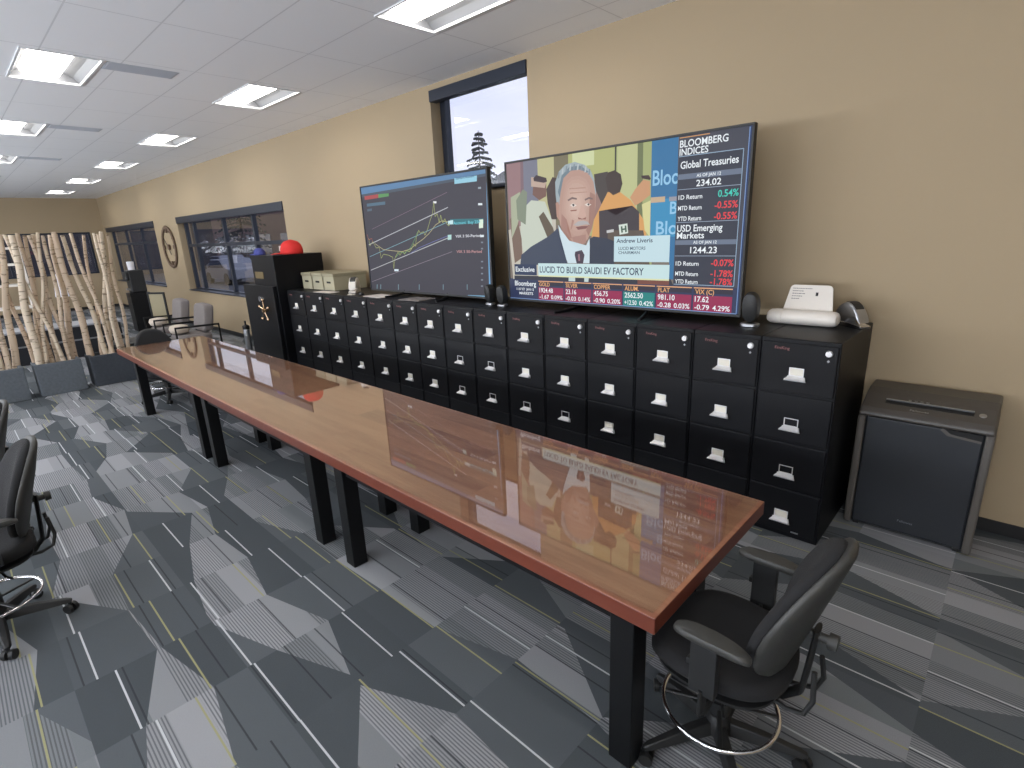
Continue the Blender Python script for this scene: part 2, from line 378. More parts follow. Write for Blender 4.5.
NEWS=[((128,104,112),[(-3.672,2.649),(-3.072,2.652),(-3.096,1.605),(-3.625,1.602)]),((150,118,120),[(-3.656,2.637),(-3.484,2.642),(-3.505,1.848),(-3.648,1.849)]),((120,122,138),[(-3.45,2.643),(-3.272,2.642),(-3.276,2.089),(-3.457,2.144)]),((190,186,140),[(-3.282,2.643),(-3.087,2.647),(-3.086,2.082),(-3.276,2.089)]),((120,112,86),[(-3.096,2.648),(-2.898,2.646),(-2.905,2.075),(-3.098,2.082)]),((176,180,118),[(-2.941,2.647),(-2.449,2.648),(-2.438,1.973),(-2.951,1.985)]),((205,212,165),[(-2.898,2.646),(-2.679,2.645),(-2.679,2.534),(-2.899,2.536)]),((164,172,116),[(-2.486,2.647),(-2.163,2.645),(-2.132,1.633),(-2.472,1.623)]),((188,192,140),[(-2.462,2.644),(-2.282,2.646),(-2.278,2.093),(-2.453,2.101)]),((110,118,80),[(-2.282,2.646),(-2.235,2.646),(-2.227,2.05),(-2.275,2.052)]),((60,60,50),[(-2.484,2.647),(-2.469,2.647),(-2.47,2.059),(-2.483,2.06)]),((196,190,176),[(-3.691,2.054),(-3.083,2.174),(-3.096,1.605),(-3.626,1.589)]),((198,205,190),[(-3.498,2.219),(-3.366,2.306),(-3.205,2.284),(-3.131,2.13),(-3.104,1.942),(-3.458,1.747),(-3.51,1.974)]),((120,98,84),[(-3.642,2.152),(-3.556,2.222),(-3.499,1.973),(-3.497,1.798),(-3.599,1.746)]),((170,176,150),[(-3.62,2.347),(-3.503,2.387),(-3.474,2.289),(-3.545,2.099),(-3.623,1.976)]),((120,88,78),[(-3.333,2.462),(-3.185,2.436),(-3.188,2.329),(-3.268,2.3),(-3.347,2.352)]),((190,165,150),[(-3.358,2.503),(-3.175,2.464),(-3.202,2.398),(-3.361,2.423)]),((60,45,50),[(-3.332,2.489),(-3.299,2.514),(-3.183,2.48),(-3.175,2.448),(-3.213,2.442),(-3.327,2.466)]),((70,55,50),[(-3.186,2.386),(-3.113,2.481),(-3.062,2.465),(-3.069,2.127),(-3.131,2.13),(-3.174,2.271)]),((96,84,66),[(-3.28,2.16),(-3.224,2.2),(-3.117,2.06),(-3.088,1.965),(-3.167,1.943)]),((130,140,120),[(-3.551,2.318),(-3.461,2.407),(-3.412,2.38),(-3.442,2.095),(-3.543,2.148)]),((150,118,110),[(-2.692,2.411),(-2.586,2.443),(-2.571,2.233),(-2.624,2.108),(-2.678,2.11)]),((70,62,58),[(-2.679,2.462),(-2.548,2.47),(-2.507,2.312),(-2.598,2.214),(-2.665,2.345)]),((214,158,92),[(-2.611,2.215),(-2.546,2.315),(-2.431,2.307),(-2.331,2.239),(-2.218,2.091),(-2.178,1.946),(-2.705,1.957),(-2.678,2.11)]),((62,48,42),[(-2.568,2.42),(-2.542,2.463),(-2.484,2.473),(-2.426,2.438),(-2.41,2.366),(-2.431,2.307),(-2.494,2.287),(-2.546,2.326)]),((60,52,56),[(-2.629,2.173),(-2.558,2.18),(-2.466,2.133),(-2.318,2.197),(-2.256,2.149),(-2.25,1.948),(-2.623,1.934)]),((90,78,66),[(-2.543,2.019),(-2.216,2.009),(-2.133,1.676),(-2.539,1.666)]),((200,150,110),[(-2.339,2.259),(-2.296,2.317),(-2.227,2.38),(-2.169,2.365),(-2.163,2.267),(-2.234,2.222),(-2.293,2.196)]),((60,42,40),[(-2.247,2.411),(-2.182,2.409),(-2.163,2.384),(-2.169,2.373),(-2.237,2.39)]),((214,210,150),[(-2.234,2.202),(-2.157,2.227),(-2.147,1.946),(-2.204,2.009)]),((214,225,215),[(-2.439,2.058),(-2.359,2.066),(-2.35,1.992),(-2.428,1.981)]),((60,90,70),[(-2.419,2.045),(-2.404,2.046),(-2.398,1.998),(-2.413,1.996)]),((60,90,70),[(-2.383,2.05),(-2.368,2.051),(-2.362,2.001),(-2.377,1.999)]),((60,90,70),[(-2.408,2.027),(-2.373,2.031),(-2.373,2.018),(-2.408,2.015)]),((200,200,200),[(-2.553,2.019),(-2.485,2.026),(-2.485,2.004),(-2.551,1.997)]),((46,112,160),[(-2.163,2.645),(-1.951,2.644),(-1.934,1.942),(-2.155,1.946)]),((52,140,186),[(-2.153,2.227),(-1.944,2.232),(-1.934,1.942),(-2.152,1.946)]),((196,170,140),[(-2.158,2.247),(-2.04,2.247),(-2.039,2.208),(-2.157,2.208)]),((150,150,160),[(-2.007,2.241),(-1.944,2.24),(-1.943,2.209),(-2.006,2.21)]),((46,112,160),[(-1.995,1.957),(-1.935,1.955),(-1.929,1.639),(-1.98,1.638)]),((158,172,178),[(-3.08,2.333),(-3.083,2.434),(-3.04,2.518),(-2.971,2.565),(-2.871,2.576),(-2.774,2.544),(-2.711,2.492),(-2.679,2.43),(-2.657,2.324),(-2.667,2.261),(-3.054,2.127)]),((112,130,140),[(-3.055,2.353),(-3.011,2.482),(-2.928,2.543),(-2.815,2.542),(-2.733,2.488),(-2.755,2.475),(-2.9,2.511),(-2.988,2.436),(-3.026,2.284)]),((180,138,122),[(-3.081,2.265),(-3.051,2.274),(-3.028,2.189),(-3.042,2.115),(-3.072,2.15)]),((184,148,134),[(-3.025,2.351),(-2.993,2.459),(-2.914,2.512),(-2.815,2.511),(-2.733,2.473),(-2.684,2.406),(-2.662,2.303),(-2.662,2.218),(-2.678,2.11),(-2.7,2.024),(-2.739,1.953),(-2.805,1.896),(-2.892,1.911),(-2.981,1.981),(-3.036,2.08),(-3.052,2.195)]),((130,142,150),[(-3.046,2.511),(-3.031,2.511),(-3.038,2.466),(-3.056,2.463)]),((186,192,194),[(-3.004,2.538),(-2.989,2.538),(-2.996,2.493),(-3.013,2.491)]),((130,142,150),[(-2.963,2.552),(-2.948,2.553),(-2.955,2.508),(-2.972,2.506)]),((186,192,194),[(-2.922,2.559),(-2.908,2.559),(-2.914,2.515),(-2.931,2.513)]),((130,142,150),[(-2.882,2.559),(-2.868,2.56),(-2.874,2.516),(-2.891,2.514)]),((186,192,194),[(-2.843,2.555),(-2.829,2.556),(-2.835,2.512),(-2.852,2.509)]),((130,142,150),[(-2.804,2.545),(-2.79,2.546),(-2.796,2.502),(-2.812,2.5)]),((186,192,194),[(-2.765,2.53),(-2.752,2.53),(-2.757,2.487),(-2.774,2.484)]),((130,142,150),[(-2.727,2.506),(-2.714,2.507),(-2.719,2.464),(-2.735,2.461)]),((183,148,134),[(-3.008,2.345),(-2.98,2.441),(-2.909,2.489),(-2.821,2.488),(-2.747,2.455),(-2.703,2.394),(-2.683,2.302),(-2.683,2.225),(-2.698,2.129),(-2.717,2.051),(-2.753,1.989),(-2.811,1.938),(-2.889,1.952),(-2.968,2.015),(-3.018,2.103),(-3.032,2.206)]),((187,153,139),[(-2.992,2.336),(-2.967,2.422),(-2.904,2.464),(-2.826,2.464),(-2.76,2.434),(-2.722,2.381),(-2.704,2.299),(-2.704,2.231),(-2.717,2.146),(-2.735,2.078),(-2.766,2.023),(-2.818,1.978),(-2.887,1.99),(-2.956,2.046),(-3.0,2.124),(-3.013,2.214)]),((191,157,143),[(-2.975,2.326),(-2.954,2.4),(-2.9,2.437),(-2.832,2.437),(-2.774,2.412),(-2.741,2.365),(-2.726,2.294),(-2.726,2.235),(-2.737,2.161),(-2.752,2.102),(-2.78,2.054),(-2.825,2.016),(-2.884,2.027),(-2.944,2.076),(-2.982,2.143),(-2.993,2.22)]),((194,162,148),[(-2.958,2.315),(-2.941,2.377),(-2.895,2.409),(-2.837,2.409),(-2.788,2.387),(-2.76,2.348),(-2.747,2.287),(-2.747,2.237),(-2.757,2.175),(-2.77,2.124),(-2.793,2.084),(-2.832,2.052),(-2.882,2.062),(-2.932,2.103),(-2.964,2.159),(-2.974,2.225)]),((198,166,152),[(-2.942,2.301),(-2.927,2.352),(-2.89,2.378),(-2.843,2.379),(-2.803,2.361),(-2.779,2.329),(-2.769,2.279),(-2.769,2.238),(-2.777,2.186),(-2.788,2.145),(-2.807,2.112),(-2.838,2.086),(-2.879,2.094),(-2.921,2.128),(-2.947,2.174),(-2.954,2.228)]),((202,171,157),[(-2.926,2.285),(-2.914,2.325),(-2.885,2.346),(-2.848,2.346),(-2.817,2.333),(-2.798,2.307),(-2.79,2.268),(-2.79,2.236),(-2.797,2.196),(-2.805,2.164),(-2.82,2.139),(-2.845,2.118),(-2.877,2.125),(-2.909,2.151),(-2.929,2.187),(-2.935,2.228)]),((206,176,162),[(-2.909,2.268),(-2.901,2.297),(-2.881,2.312),(-2.854,2.312),(-2.831,2.302),(-2.818,2.284),(-2.812,2.256),(-2.812,2.233),(-2.817,2.204),(-2.823,2.181),(-2.834,2.163),(-2.852,2.148),(-2.875,2.153),(-2.897,2.172),(-2.912,2.198),(-2.916,2.227)]),((166,126,114),[(-3.017,2.171),(-2.963,2.123),(-2.953,2.031),(-2.906,1.961),(-2.966,1.972),(-3.025,2.056)]),((172,132,120),[(-2.904,2.12),(-2.881,2.11),(-2.905,2.048),(-2.923,2.03)]),((172,132,120),[(-2.717,2.112),(-2.7,2.103),(-2.705,2.033),(-2.722,2.042)]),((178,140,126),[(-2.93,2.375),(-2.76,2.37),(-2.76,2.361),(-2.93,2.366)]),((178,140,126),[(-2.925,2.339),(-2.744,2.334),(-2.744,2.328),(-2.925,2.33)]),((170,130,118),[(-2.809,2.222),(-2.797,2.226),(-2.789,2.164),(-2.8,2.16)]),((160,122,110),[(-2.716,2.328),(-2.668,2.303),(-2.667,2.153),(-2.694,2.045),(-2.733,1.98),(-2.756,2.025),(-2.717,2.112)]),((168,130,118),[(-2.906,1.973),(-2.761,1.992),(-2.756,1.925),(-2.808,1.898),(-2.883,1.915)]),((120,100,96),[(-2.949,2.283),(-2.902,2.302),(-2.851,2.29),(-2.851,2.277),(-2.902,2.285),(-2.943,2.27)]),((120,100,96),[(-2.772,2.276),(-2.727,2.29),(-2.689,2.279),(-2.689,2.266),(-2.727,2.275),(-2.766,2.263)]),((226,214,206),[(-2.926,2.238),(-2.891,2.251),(-2.851,2.231),(-2.892,2.218)]),((226,214,206),[(-2.772,2.233),(-2.739,2.244),(-2.703,2.229),(-2.739,2.216)]),((50,42,42),[(-2.903,2.241),(-2.888,2.246),(-2.874,2.237),(-2.889,2.224)]),((50,42,42),[(-2.744,2.235),(-2.73,2.241),(-2.719,2.232),(-2.733,2.222)]),((150,104,90),[(-2.921,2.197),(-2.851,2.198),(-2.857,2.187),(-2.915,2.186)]),((202,166,152),[(-2.811,2.226),(-2.783,2.225),(-2.755,2.14),(-2.795,2.124),(-2.84,2.14)]),((140,90,78),[(-2.84,2.135),(-2.795,2.12),(-2.755,2.131),(-2.761,2.114),(-2.835,2.117)]),((178,172,172),[(-2.887,2.074),(-2.841,2.1),(-2.789,2.106),(-2.739,2.095),(-2.717,2.068),(-2.761,2.074),(-2.847,2.064)]),((132,88,84),[(-2.864,2.056),(-2.795,2.062),(-2.733,2.06),(-2.756,2.039),(-2.841,2.032)]),((164,128,116),[(-3.019,2.056),(-2.936,1.939),(-2.848,1.88),(-2.762,1.902),(-2.728,1.958),(-2.711,1.845),(-3.022,1.894)]),((206,224,232),[(-3.055,2.081),(-3.019,2.033),(-2.936,1.944),(-2.834,1.857),(-2.756,1.902),(-2.722,1.958),(-2.711,1.754),(-2.954,1.752),(-3.022,1.894)]),((66,52,66),[(-2.872,1.85),(-2.802,1.864),(-2.773,1.823),(-2.791,1.742),(-2.855,1.741),(-2.878,1.823)]),((150,110,120),[(-2.843,1.827),(-2.825,1.832),(-2.82,1.772),(-2.838,1.772)]),((56,66,86),[(-3.521,1.747),(-3.506,1.823),(-3.382,1.897),(-3.166,1.986),(-3.061,2.053),(-3.022,1.894),(-2.954,1.738),(-3.522,1.731)]),((44,52,70),[(-2.717,1.957),(-2.678,1.974),(-2.542,1.954),(-2.476,1.931),(-2.473,1.743),(-2.722,1.74)]),((44,46,58),[(-3.606,1.629),(-1.969,1.642),(-1.933,1.577),(-3.609,1.576)]),((196,214,214),[(-2.946,1.638),(-2.874,1.64),(-2.875,1.592),(-2.947,1.595)]),((196,214,214),[(-2.777,1.638),(-2.728,1.639),(-2.734,1.587),(-2.777,1.591)]),((120,70,56),[(-2.254,1.638),(-1.981,1.642),(-1.979,1.596),(-2.253,1.595)])]
CHART_RECTS=[((90,130,170),[(-6.167,2.639),(-3.942,2.627),(-3.942,2.59),(-6.166,2.556)]),((70,82,96),[(-6.166,2.556),(-3.942,2.59),(-3.944,2.564),(-6.164,2.522)]),((150,205,225),[(-4.399,2.588),(-4.063,2.582),(-4.068,2.529),(-4.405,2.532)]),((170,70,70),[(-6.104,2.532),(-5.796,2.534),(-5.804,2.492),(-6.104,2.488)]),((90,150,90),[(-5.796,2.534),(-5.579,2.528),(-5.585,2.496),(-5.804,2.492)]),((80,110,130),[(-6.067,2.442),(-5.668,2.443),(-5.675,2.408),(-6.074,2.408)]),((80,100,115),[(-6.071,2.378),(-5.968,2.38),(-5.973,2.353),(-6.077,2.351)]),((40,110,120),[(-4.509,2.192),(-4.001,2.177),(-3.999,2.13),(-4.515,2.137)]),((240,240,245),[(-4.77,2.388),(-4.714,2.384),(-4.717,2.363),(-4.773,2.367)]),((220,235,245),[(-5.618,1.655),(-5.531,1.656),(-5.535,1.631),(-5.623,1.63)]),((200,230,235),[(-4.545,2.176),(-4.463,2.181),(-4.467,2.139),(-4.549,2.138)]),((180,220,215),[(-4.568,2.032),(-4.506,2.034),(-4.512,1.983),(-4.574,1.98)]),((230,240,245),[(-4.067,2.325),(-4.008,2.321),(-4.009,2.302),(-4.069,2.305)]),((225,240,220),[(-4.068,2.168),(-4.008,2.168),(-4.015,2.086),(-4.075,2.084)]),((225,235,240),[(-4.063,2.019),(-4.008,2.02),(-4.01,1.998),(-4.064,1.997)]),((150,165,175),[(-4.055,2.474),(-4.013,2.473),(-4.014,2.455),(-4.056,2.457)]),((120,130,140),[(-4.056,1.954),(-4.025,1.954),(-4.026,1.939),(-4.057,1.94)]),((120,130,140),[(-4.061,1.893),(-4.03,1.892),(-4.031,1.878),(-4.062,1.878)]),((120,130,140),[(-4.071,1.764),(-4.04,1.765),(-4.042,1.75),(-4.073,1.75)]),((120,130,140),[(-4.077,1.702),(-4.046,1.702),(-4.047,1.687),(-4.078,1.687)]),((120,130,140),[(-4.081,1.643),(-4.05,1.643),(-4.051,1.629),(-4.083,1.628)]),((120,130,140),[(-4.087,1.579),(-4.055,1.58),(-4.057,1.565),(-4.088,1.564)]),((120,130,140),[(-4.092,1.515),(-4.061,1.516),(-4.062,1.501),(-4.093,1.5)]),((110,140,150),[(-6.041,1.456),(-6.021,1.456),(-6.036,1.384),(-6.054,1.389)]),((110,140,150),[(-5.959,1.459),(-5.94,1.459),(-5.954,1.388),(-5.972,1.392)]),((110,140,150),[(-5.571,1.473),(-5.554,1.473),(-5.565,1.404),(-5.582,1.409)]),((110,140,150),[(-5.151,1.488),(-5.135,1.488),(-5.145,1.422),(-5.16,1.427)]),((110,140,150),[(-4.711,1.503),(-4.696,1.504),(-4.704,1.441),(-4.718,1.445)]),((110,140,150),[(-4.311,1.518),(-4.298,1.518),(-4.303,1.459),(-4.316,1.462)]),((110,170,215),[(-3.934,2.578),(-3.917,2.578),(-3.953,1.389),(-3.975,1.387)]),((120,170,200),[(-4.305,1.405),(-3.994,1.412),(-3.995,1.399),(-4.306,1.392)])]
CHART_LINES=[((150,120,140),1.0,[(-6.013,2.137),(-4.529,2.461)]),((225,228,235),1.6,[(-6.123,1.95),(-4.529,2.312)]),((140,190,205),1.3,[(-6.129,1.803),(-4.546,2.166)]),((215,218,222),1.6,[(-6.14,1.633),(-4.547,2.005)]),((165,150,165),1.0,[(-6.146,1.487),(-4.512,1.858)]),((130,140,210),1.0,[(-5.281,1.833),(-5.091,1.902),(-4.818,1.967),(-4.562,2.023)]),((215,205,150),1.3,[(-5.978,1.961),(-5.808,1.889),(-5.589,1.872),(-5.42,1.862),(-5.251,1.892),(-5.123,1.949),(-5.0,1.997),(-4.879,2.057),(-4.759,2.142),(-4.648,2.18),(-4.546,2.166)]),((190,200,120),1.3,[(-6.107,2.026),(-6.102,1.937),(-6.02,1.987),(-5.965,1.91),(-5.894,1.914),(-5.874,1.783),(-5.818,1.834),(-5.708,1.821),(-5.624,1.796),(-5.626,1.66),(-5.583,1.784),(-5.506,1.857),(-5.469,1.821),(-5.419,1.869),(-5.375,1.833),(-5.335,1.876),(-5.276,1.861),(-5.217,1.903),(-5.182,1.95),(-5.147,1.921),(-5.121,2.018),(-5.063,2.096),(-5.037,2.061),(-4.981,2.078),(-4.957,2.037),(-4.903,2.102),(-4.842,2.199),(-4.799,2.252),(-4.757,2.383),(-4.755,2.228),(-4.716,2.259),(-4.692,2.161),(-4.658,2.241),(-4.633,2.158),(-4.593,2.199),(-4.565,2.145),(-4.534,2.123),(-4.52,2.154)]),((210,110,80),1.0,[(-6.135,2.078),(-6.11,2.014),(-6.04,2.025),(-6.022,1.974)]),((120,190,120),1.0,[(-5.559,1.796),(-5.463,1.857),(-5.361,1.845),(-5.249,1.904),(-5.155,1.995),(-5.083,2.085)])]

# ------------------------------------------------------------------ room shell
W, H, FW, XR, YB = 4.398, 3.703, -23.85, 4.2, -6.0
T = .28
OPEN = [(-23.45, -17.6, .917, 2.704), (-15.56, -9.57, .917, 2.704), (-5.36, -3.85, 2.505, 3.64)]
b = B(); box(b, FW-T, XR+T, YB-T, W+T, -.2, 0); struct('floor', b, M['carpet'])
b = B(); box(b, FW-T, XR+T, YB-T, W+T, H+.35, H+.5)
struct('roof_slab', b, M['ceiling'])
# long wall with its three window openings
b = B(); xs = [FW]+[v for o in OPEN for v in o[:2]]+[XR]
for k in range(0, len(xs), 2): box(b, xs[k], xs[k+1], W, W+T, 0, H+.3)
for x0, x1, z0, z1 in OPEN:
    box(b, x0, x1, W, W+T, 0, z0); box(b, x0, x1, W, W+T, z1, H+.3)
struct('wall_right', b, M['wall'])
# far wall, window behind the poles
FWIN = (-.6, 4.0, 1.2, 2.6)
b = B(); y0, y1, z0, z1 = FWIN
box(b, FW-T, FW, YB-T, y0, 0, H+.3); box(b, FW-T, FW, y1, W+T, 0, H+.3); box(b, FW-T, FW, y0, y1, 0, z0); box(b, FW-T, FW, y0, y1, z1, H+.3)
struct('wall_far', b, M['wall'])
b = B(); box(b, XR, XR+T, YB-T, W+T, 0, H+.3); struct('wall_near', b, M['wall'])
b = B(); ADDED_WIN = [(-21, -17), (-16, -12), (-11, -7), (-6, -2), (-1, 3)]; e = FW-T  # unseen wall; its window openings are invented to hold the fill lights
for x0, x1 in ADDED_WIN:
    box(b, e, x0, YB-T, YB, 0, H+.3); box(b, x0, x1, YB-T, YB, 0, .9); box(b, x0, x1, YB-T, YB, 2.8, H+.3); e = x1
box(b, e, XR+T, YB-T, YB, 0, H+.3); struct('wall_left', b, M['wall'])
for k, (x0, x1) in enumerate(ADDED_WIN):  # frames and panes of the added windows
    fr = B(); yy = YB-.2
    for a in (x0, (x0+x1)/2-.03, x1-.06): box(fr, a, a+.06, yy, yy+.07, .96, 2.74)
    box(fr, x0, x1, yy, yy+.07, .9, .96); box(fr, x0, x1, yy, yy+.07, 2.74, 2.8); o = struct('window_%d' % (k+5), fr, M['frame'])
    g = B(); box(g, x0+.06, x1-.06, yy+.03, yy+.036, .96, 2.74); obj('glass_pane', g, M['glass'], o)
b = B(); box(b, FW, XR, W-.012, W, 0, .089); struct('baseboard_right', b, M['baseboard'], bevel=.003)
b = B(); box(b, FW, FW+.012, YB, W-.02, 0, .089); struct('baseboard_far', b, M['baseboard'])

def window_unit(idx, x0, x1, z0, z1, cols, rows, casing, yf=4.54):
    fr = B(); w = .06
    box(fr, x0, x1, yf, yf+.08, z0, z0+w); box(fr, x0, x1, yf, yf+.08, z1-w, z1)
    box(fr, x0, x0+w*1.6, yf, yf+.08, z0+w, z1-w); box(fr, x1-w, x1, yf, yf+.08, z0+w, z1-w)
    for c in cols: box(fr, c-.04, c+.04, yf, yf+.08, z0+w, z1-w)
    last = x0+w*1.6
    for r in rows:
        for a, bb in zip([last]+[c+.04 for c in cols], [c-.04 for c in cols]+[x1-w]): box(fr, a, bb, yf+.005, yf+.075, r-.035, r+.035)
    o = struct('window_%d' % idx, fr, M['frame'], bevel=.004)
    g = B(); box(g, x0+w*1.6, x1-w, yf+.036, yf+.042, z0+w, z1-w); obj('glass_pane', g, M['glass'], o)
    g = B(); box(g, x0+.002, x1-.002, W-.02, W+.09, z1-casing, z1); obj('shade_casing', g, M['frame'], o, bevel=.006)
    g = B(); box(g, x0, x1, W-.03, yf, z0, z0+.025); obj('window_sill', g, M['frame'], o, bevel=.004)
window_unit(1, *OPEN[0], cols=[-21.6, -19.7], rows=[2.15], casing=.14)
window_unit(2, *OPEN[1], cols=[-14.9, -12.95, -11.35], rows=[2.02], casing=.15)
window_unit(3, *OPEN[2], cols=[], rows=[], casing=.12)
y0, y1, z0, z1 = FWIN
fr = B()
for a, bb in ((z0, z0+.06), (z1-.06, z1)): box(fr, FW-.16, FW-.08, y0, y1, a, bb)
for a in (y0, .55, 1.7, 2.85, y1-.06): box(fr, FW-.16, FW-.08, a, a+.06, z0+.06, z1-.06)
o = struct('window_4', fr, M['frame'])
g = B(); box(g, FW-.125, FW-.119, y0+.06, y1-.06, z0+.06, z1-.06); obj('glass_pane', g, M['glass'], o)

# ------------------------------------------------------------------ ceiling with its recessed troffers
LX, LY = 1.12, .60
rowsY = [(2.8, [-2.90, -6.47, -10.05, -13.64, -17.22, -20.81], 0, 'window-side row'), (.91, [-6.45, -10.0, -13.55, -17.1], 0, 'second row from the windows'),
         ]
added_rows = [(.91, [-2.9, .65]), (-1.0, [.6, -2.95, -6.5, -10.05, -13.6]), (-2.9, [-1.2, -6.5, -12.0])]  # unseen fixtures added to brighten the room
holes = []
for y, xs_, _, _n in rowsY:
    for x in xs_: holes.append((x-LX, x, y, y+LY))
for y, xs_ in added_rows:
    for x in xs_: holes.append((x-LX, x, y, y+LY))
# ceiling plane cut into strips between the fixtures
b = B(); ys = sorted(set([YB, W]+[v for h in holes for v in h[2:]]))
for ya, yb in zip(ys, ys[1:]):
    hs = sorted(h for h in holes if h[2] <= ya+1e-6 and h[3] >= yb-1e-6); x = FW
    for h in hs:
        box(b, x, h[0], ya, yb, H, H+.02); x = h[1]
    box(b, x, XR, ya, yb, H, H+.02)
struct('ceiling', b, M['ceiling'])
def make_troffer():
    r = empty('ceiling_light', (0, 0, 0)); x0, x1, y0, y1 = 0, LX, 0, LY
    f = B(); w = .018
    box(f, x0, x1, y0, y0+w, -.008, .012); box(f, x0, x1, y1-w, y1, -.008, .012); box(f, x0, x0+w, y0+w, y1-w, -.008, .012); box(f, x1-w, x1, y0+w, y1-w, -.008, .012)
    obj('frame', f, M['trofferwhite'], r)
    # housing: coved white reflector, open below
    g = B(); n = 10; prof = []
    for k in range(n+1):
        t = k/n; prof.append((y0+w*.5+(LY-w)*t, .012+.105*math.sin(PI*t)**.6))
    A = [g.verts.new((x0+.004, p[0], p[1])) for p in prof]; Bv = [g.verts.new((x1-.004, p[0], p[1])) for p in prof]
    for k in range(n): g.faces.new((A[k], A[k+1], Bv[k+1], Bv[k]))
    g.faces.new(A); g.faces.new(Bv)
    obj('reflector', g, M['reflector'], r, smooth=False)
    # glowing half round basket along the middle
    g = B(); n = 12; R = .165; cy = LY/2-.03; prof = [(cy+R*math.cos(PI*k/n), .085-.078*math.sin(PI*k/n)) for k in range(n+1)]
    A = [g.verts.new((x0+.05, p[0], p[1])) for p in prof]; Bv = [g.verts.new((x1-.05, p[0], p[1])) for p in prof]
    for k in range(n): g.faces.new((A[k], A[k+1], Bv[k+1], Bv[k]))
    g.faces.new(A); g.faces.new(Bv)
    obj('diffuser', g, M['lens'], r, smooth='auto', label='glowing diffuser')
    return r
proto = make_troffer(); first = True
ORD = ['first', 'second', 'third', 'fourth', 'fifth', 'sixth', 'seventh', 'eighth', 'ninth', 'tenth', 'eleventh', 'twelfth', 'thirteenth', 'fourteenth', 'fifteenth']
def put_light(x, y, label):
    global first
    o = proto if first else copy_tree(proto); first = False
    o.location = (x-LX, y, H); tag(o, label, 'ceiling light', 'recessed ceiling lights')
L1 = ['large lit recessed ceiling light cut by the top of the photo above the tall window', 'lit recessed ceiling light to the upper left of the tall window', 'lit recessed ceiling light third along the row beside the window wall',
      'lit recessed ceiling light fourth along the row beside the window wall', 'small lit ceiling light fifth along the row beside the window wall', 'smallest farthest lit ceiling light of the row beside the window wall']
for x, l in zip(rowsY[0][1], L1): put_light(x, 2.8, l)
L2 = ['large lit recessed ceiling light at upper left with a grey vent beside it', 'lit ceiling light cut by the left edge, just below the large one', 'small lit ceiling light at the left edge, lower than the other two there',
      'farthest lit ceiling light of the second row from the window wall']
for x, l in zip(rowsY[1][1], L2): put_light(x, .91, l)
q = 0
for y, xs_ in added_rows:
    for x in xs_:
        q += 1; put_light(x, y, 'added ceiling light out of view, %s of those overhead and behind' % ORD[q-1])
for k, x in enumerate([-6.45, -10.0, -13.55]):
    b = B(); box(b, 0, .27, 0, .6, -.004, 0)
    for s in range(8): box(b, .015+s*.031, .028+s*.031, .02, .58, -.008, -.004)
    o = obj('ceiling_vent', b, M['vent']); o.location = (x-.3, 1.53, H)
    tag(o, ['grey slotted ceiling vent beside the large upper left light', 'grey slotted ceiling vent beside the second light at the left edge', 'grey slotted ceiling vent beside the third light at the left edge'][k], 'vent', 'ceiling vents')

# ------------------------------------------------------------------ outdoors
b = B(); box(b, -160, 60, W+T, 120, -.4, -.25); struct('parking_ground', b, M['asphalt'])
b = B(); box(b, -120, FW-T, -40, W+T, -.4, -.25); struct('yard_ground', b, M['asphalt'])
bl = empty('shop_building', (-62, 24, -.25), 'brown low building with dark glass fronts seen through the wide windows', 'building')
b = B(); box(b, -45, 17, 0, 12, 0, 7.4); obj('wall', b, M['brown'], bl)
b = B(); box(b, -45.5, 17.5, -.6, 12.5, 7.4, 7.9); obj('roof', b, M['roof'], bl)
for k in range(7):
    b = B(); box(b, -42+k*8.4, -36+k*8.4, -.05, .0, .3, 3.0); obj('shop_window', b, M['darkglass'], bl)
hb = empty('rear_building', (-60, -4, -.25), 'dark blue grey building behind the far window', 'building')
b = B(); box(b, 0, 6, -14, 22, 0, 7); obj('wall', b, M['roof'], hb)
b = B(); box(b, -.3, 6.3, -14.3, 22.3, 7, 7.4); obj('roof', b, M['roof'], hb)
def make_car():
    r = empty('parked_car', (0, 0, 0)); b = B()
    pr = [(-2.2, .3), (-2.25, .75), (-1.5, .9), (-.8, 1.4), (.7, 1.42), (1.4, .95), (2.15, .85), (2.25, .3)]
    prism(b, pr, 'y', -.85, .85); obj('body', b, M['carpaint'], r, bevel=.06)
    b = B(); prism(b, [(-1.3, .93), (-.75, 1.34), (.65, 1.36), (1.2, .95)], 'y', -.87, .87); obj('window', b, M['darkglass'], r)
    for x in (-1.4, 1.4):
        for y in (-.8, .8):
            b = B(); cyl(b, (x, y-.1, .33), (x, y+.1, .33), .33, seg=20); obj('wheel', b, M['blackplastic'], r)
    return r
cars = [(-43, 15, 'silver grey car parked outside, behind the wide window nearest the safe'), (-34, 12, 'silver grey car parked outside nearer the safe')]
for k, (x, y, l) in enumerate(cars):
    o = make_car() if k == 0 else copy_tree(o); o.location = (x, y, -.25); tag(o, l, 'car', 'cars parked outside')

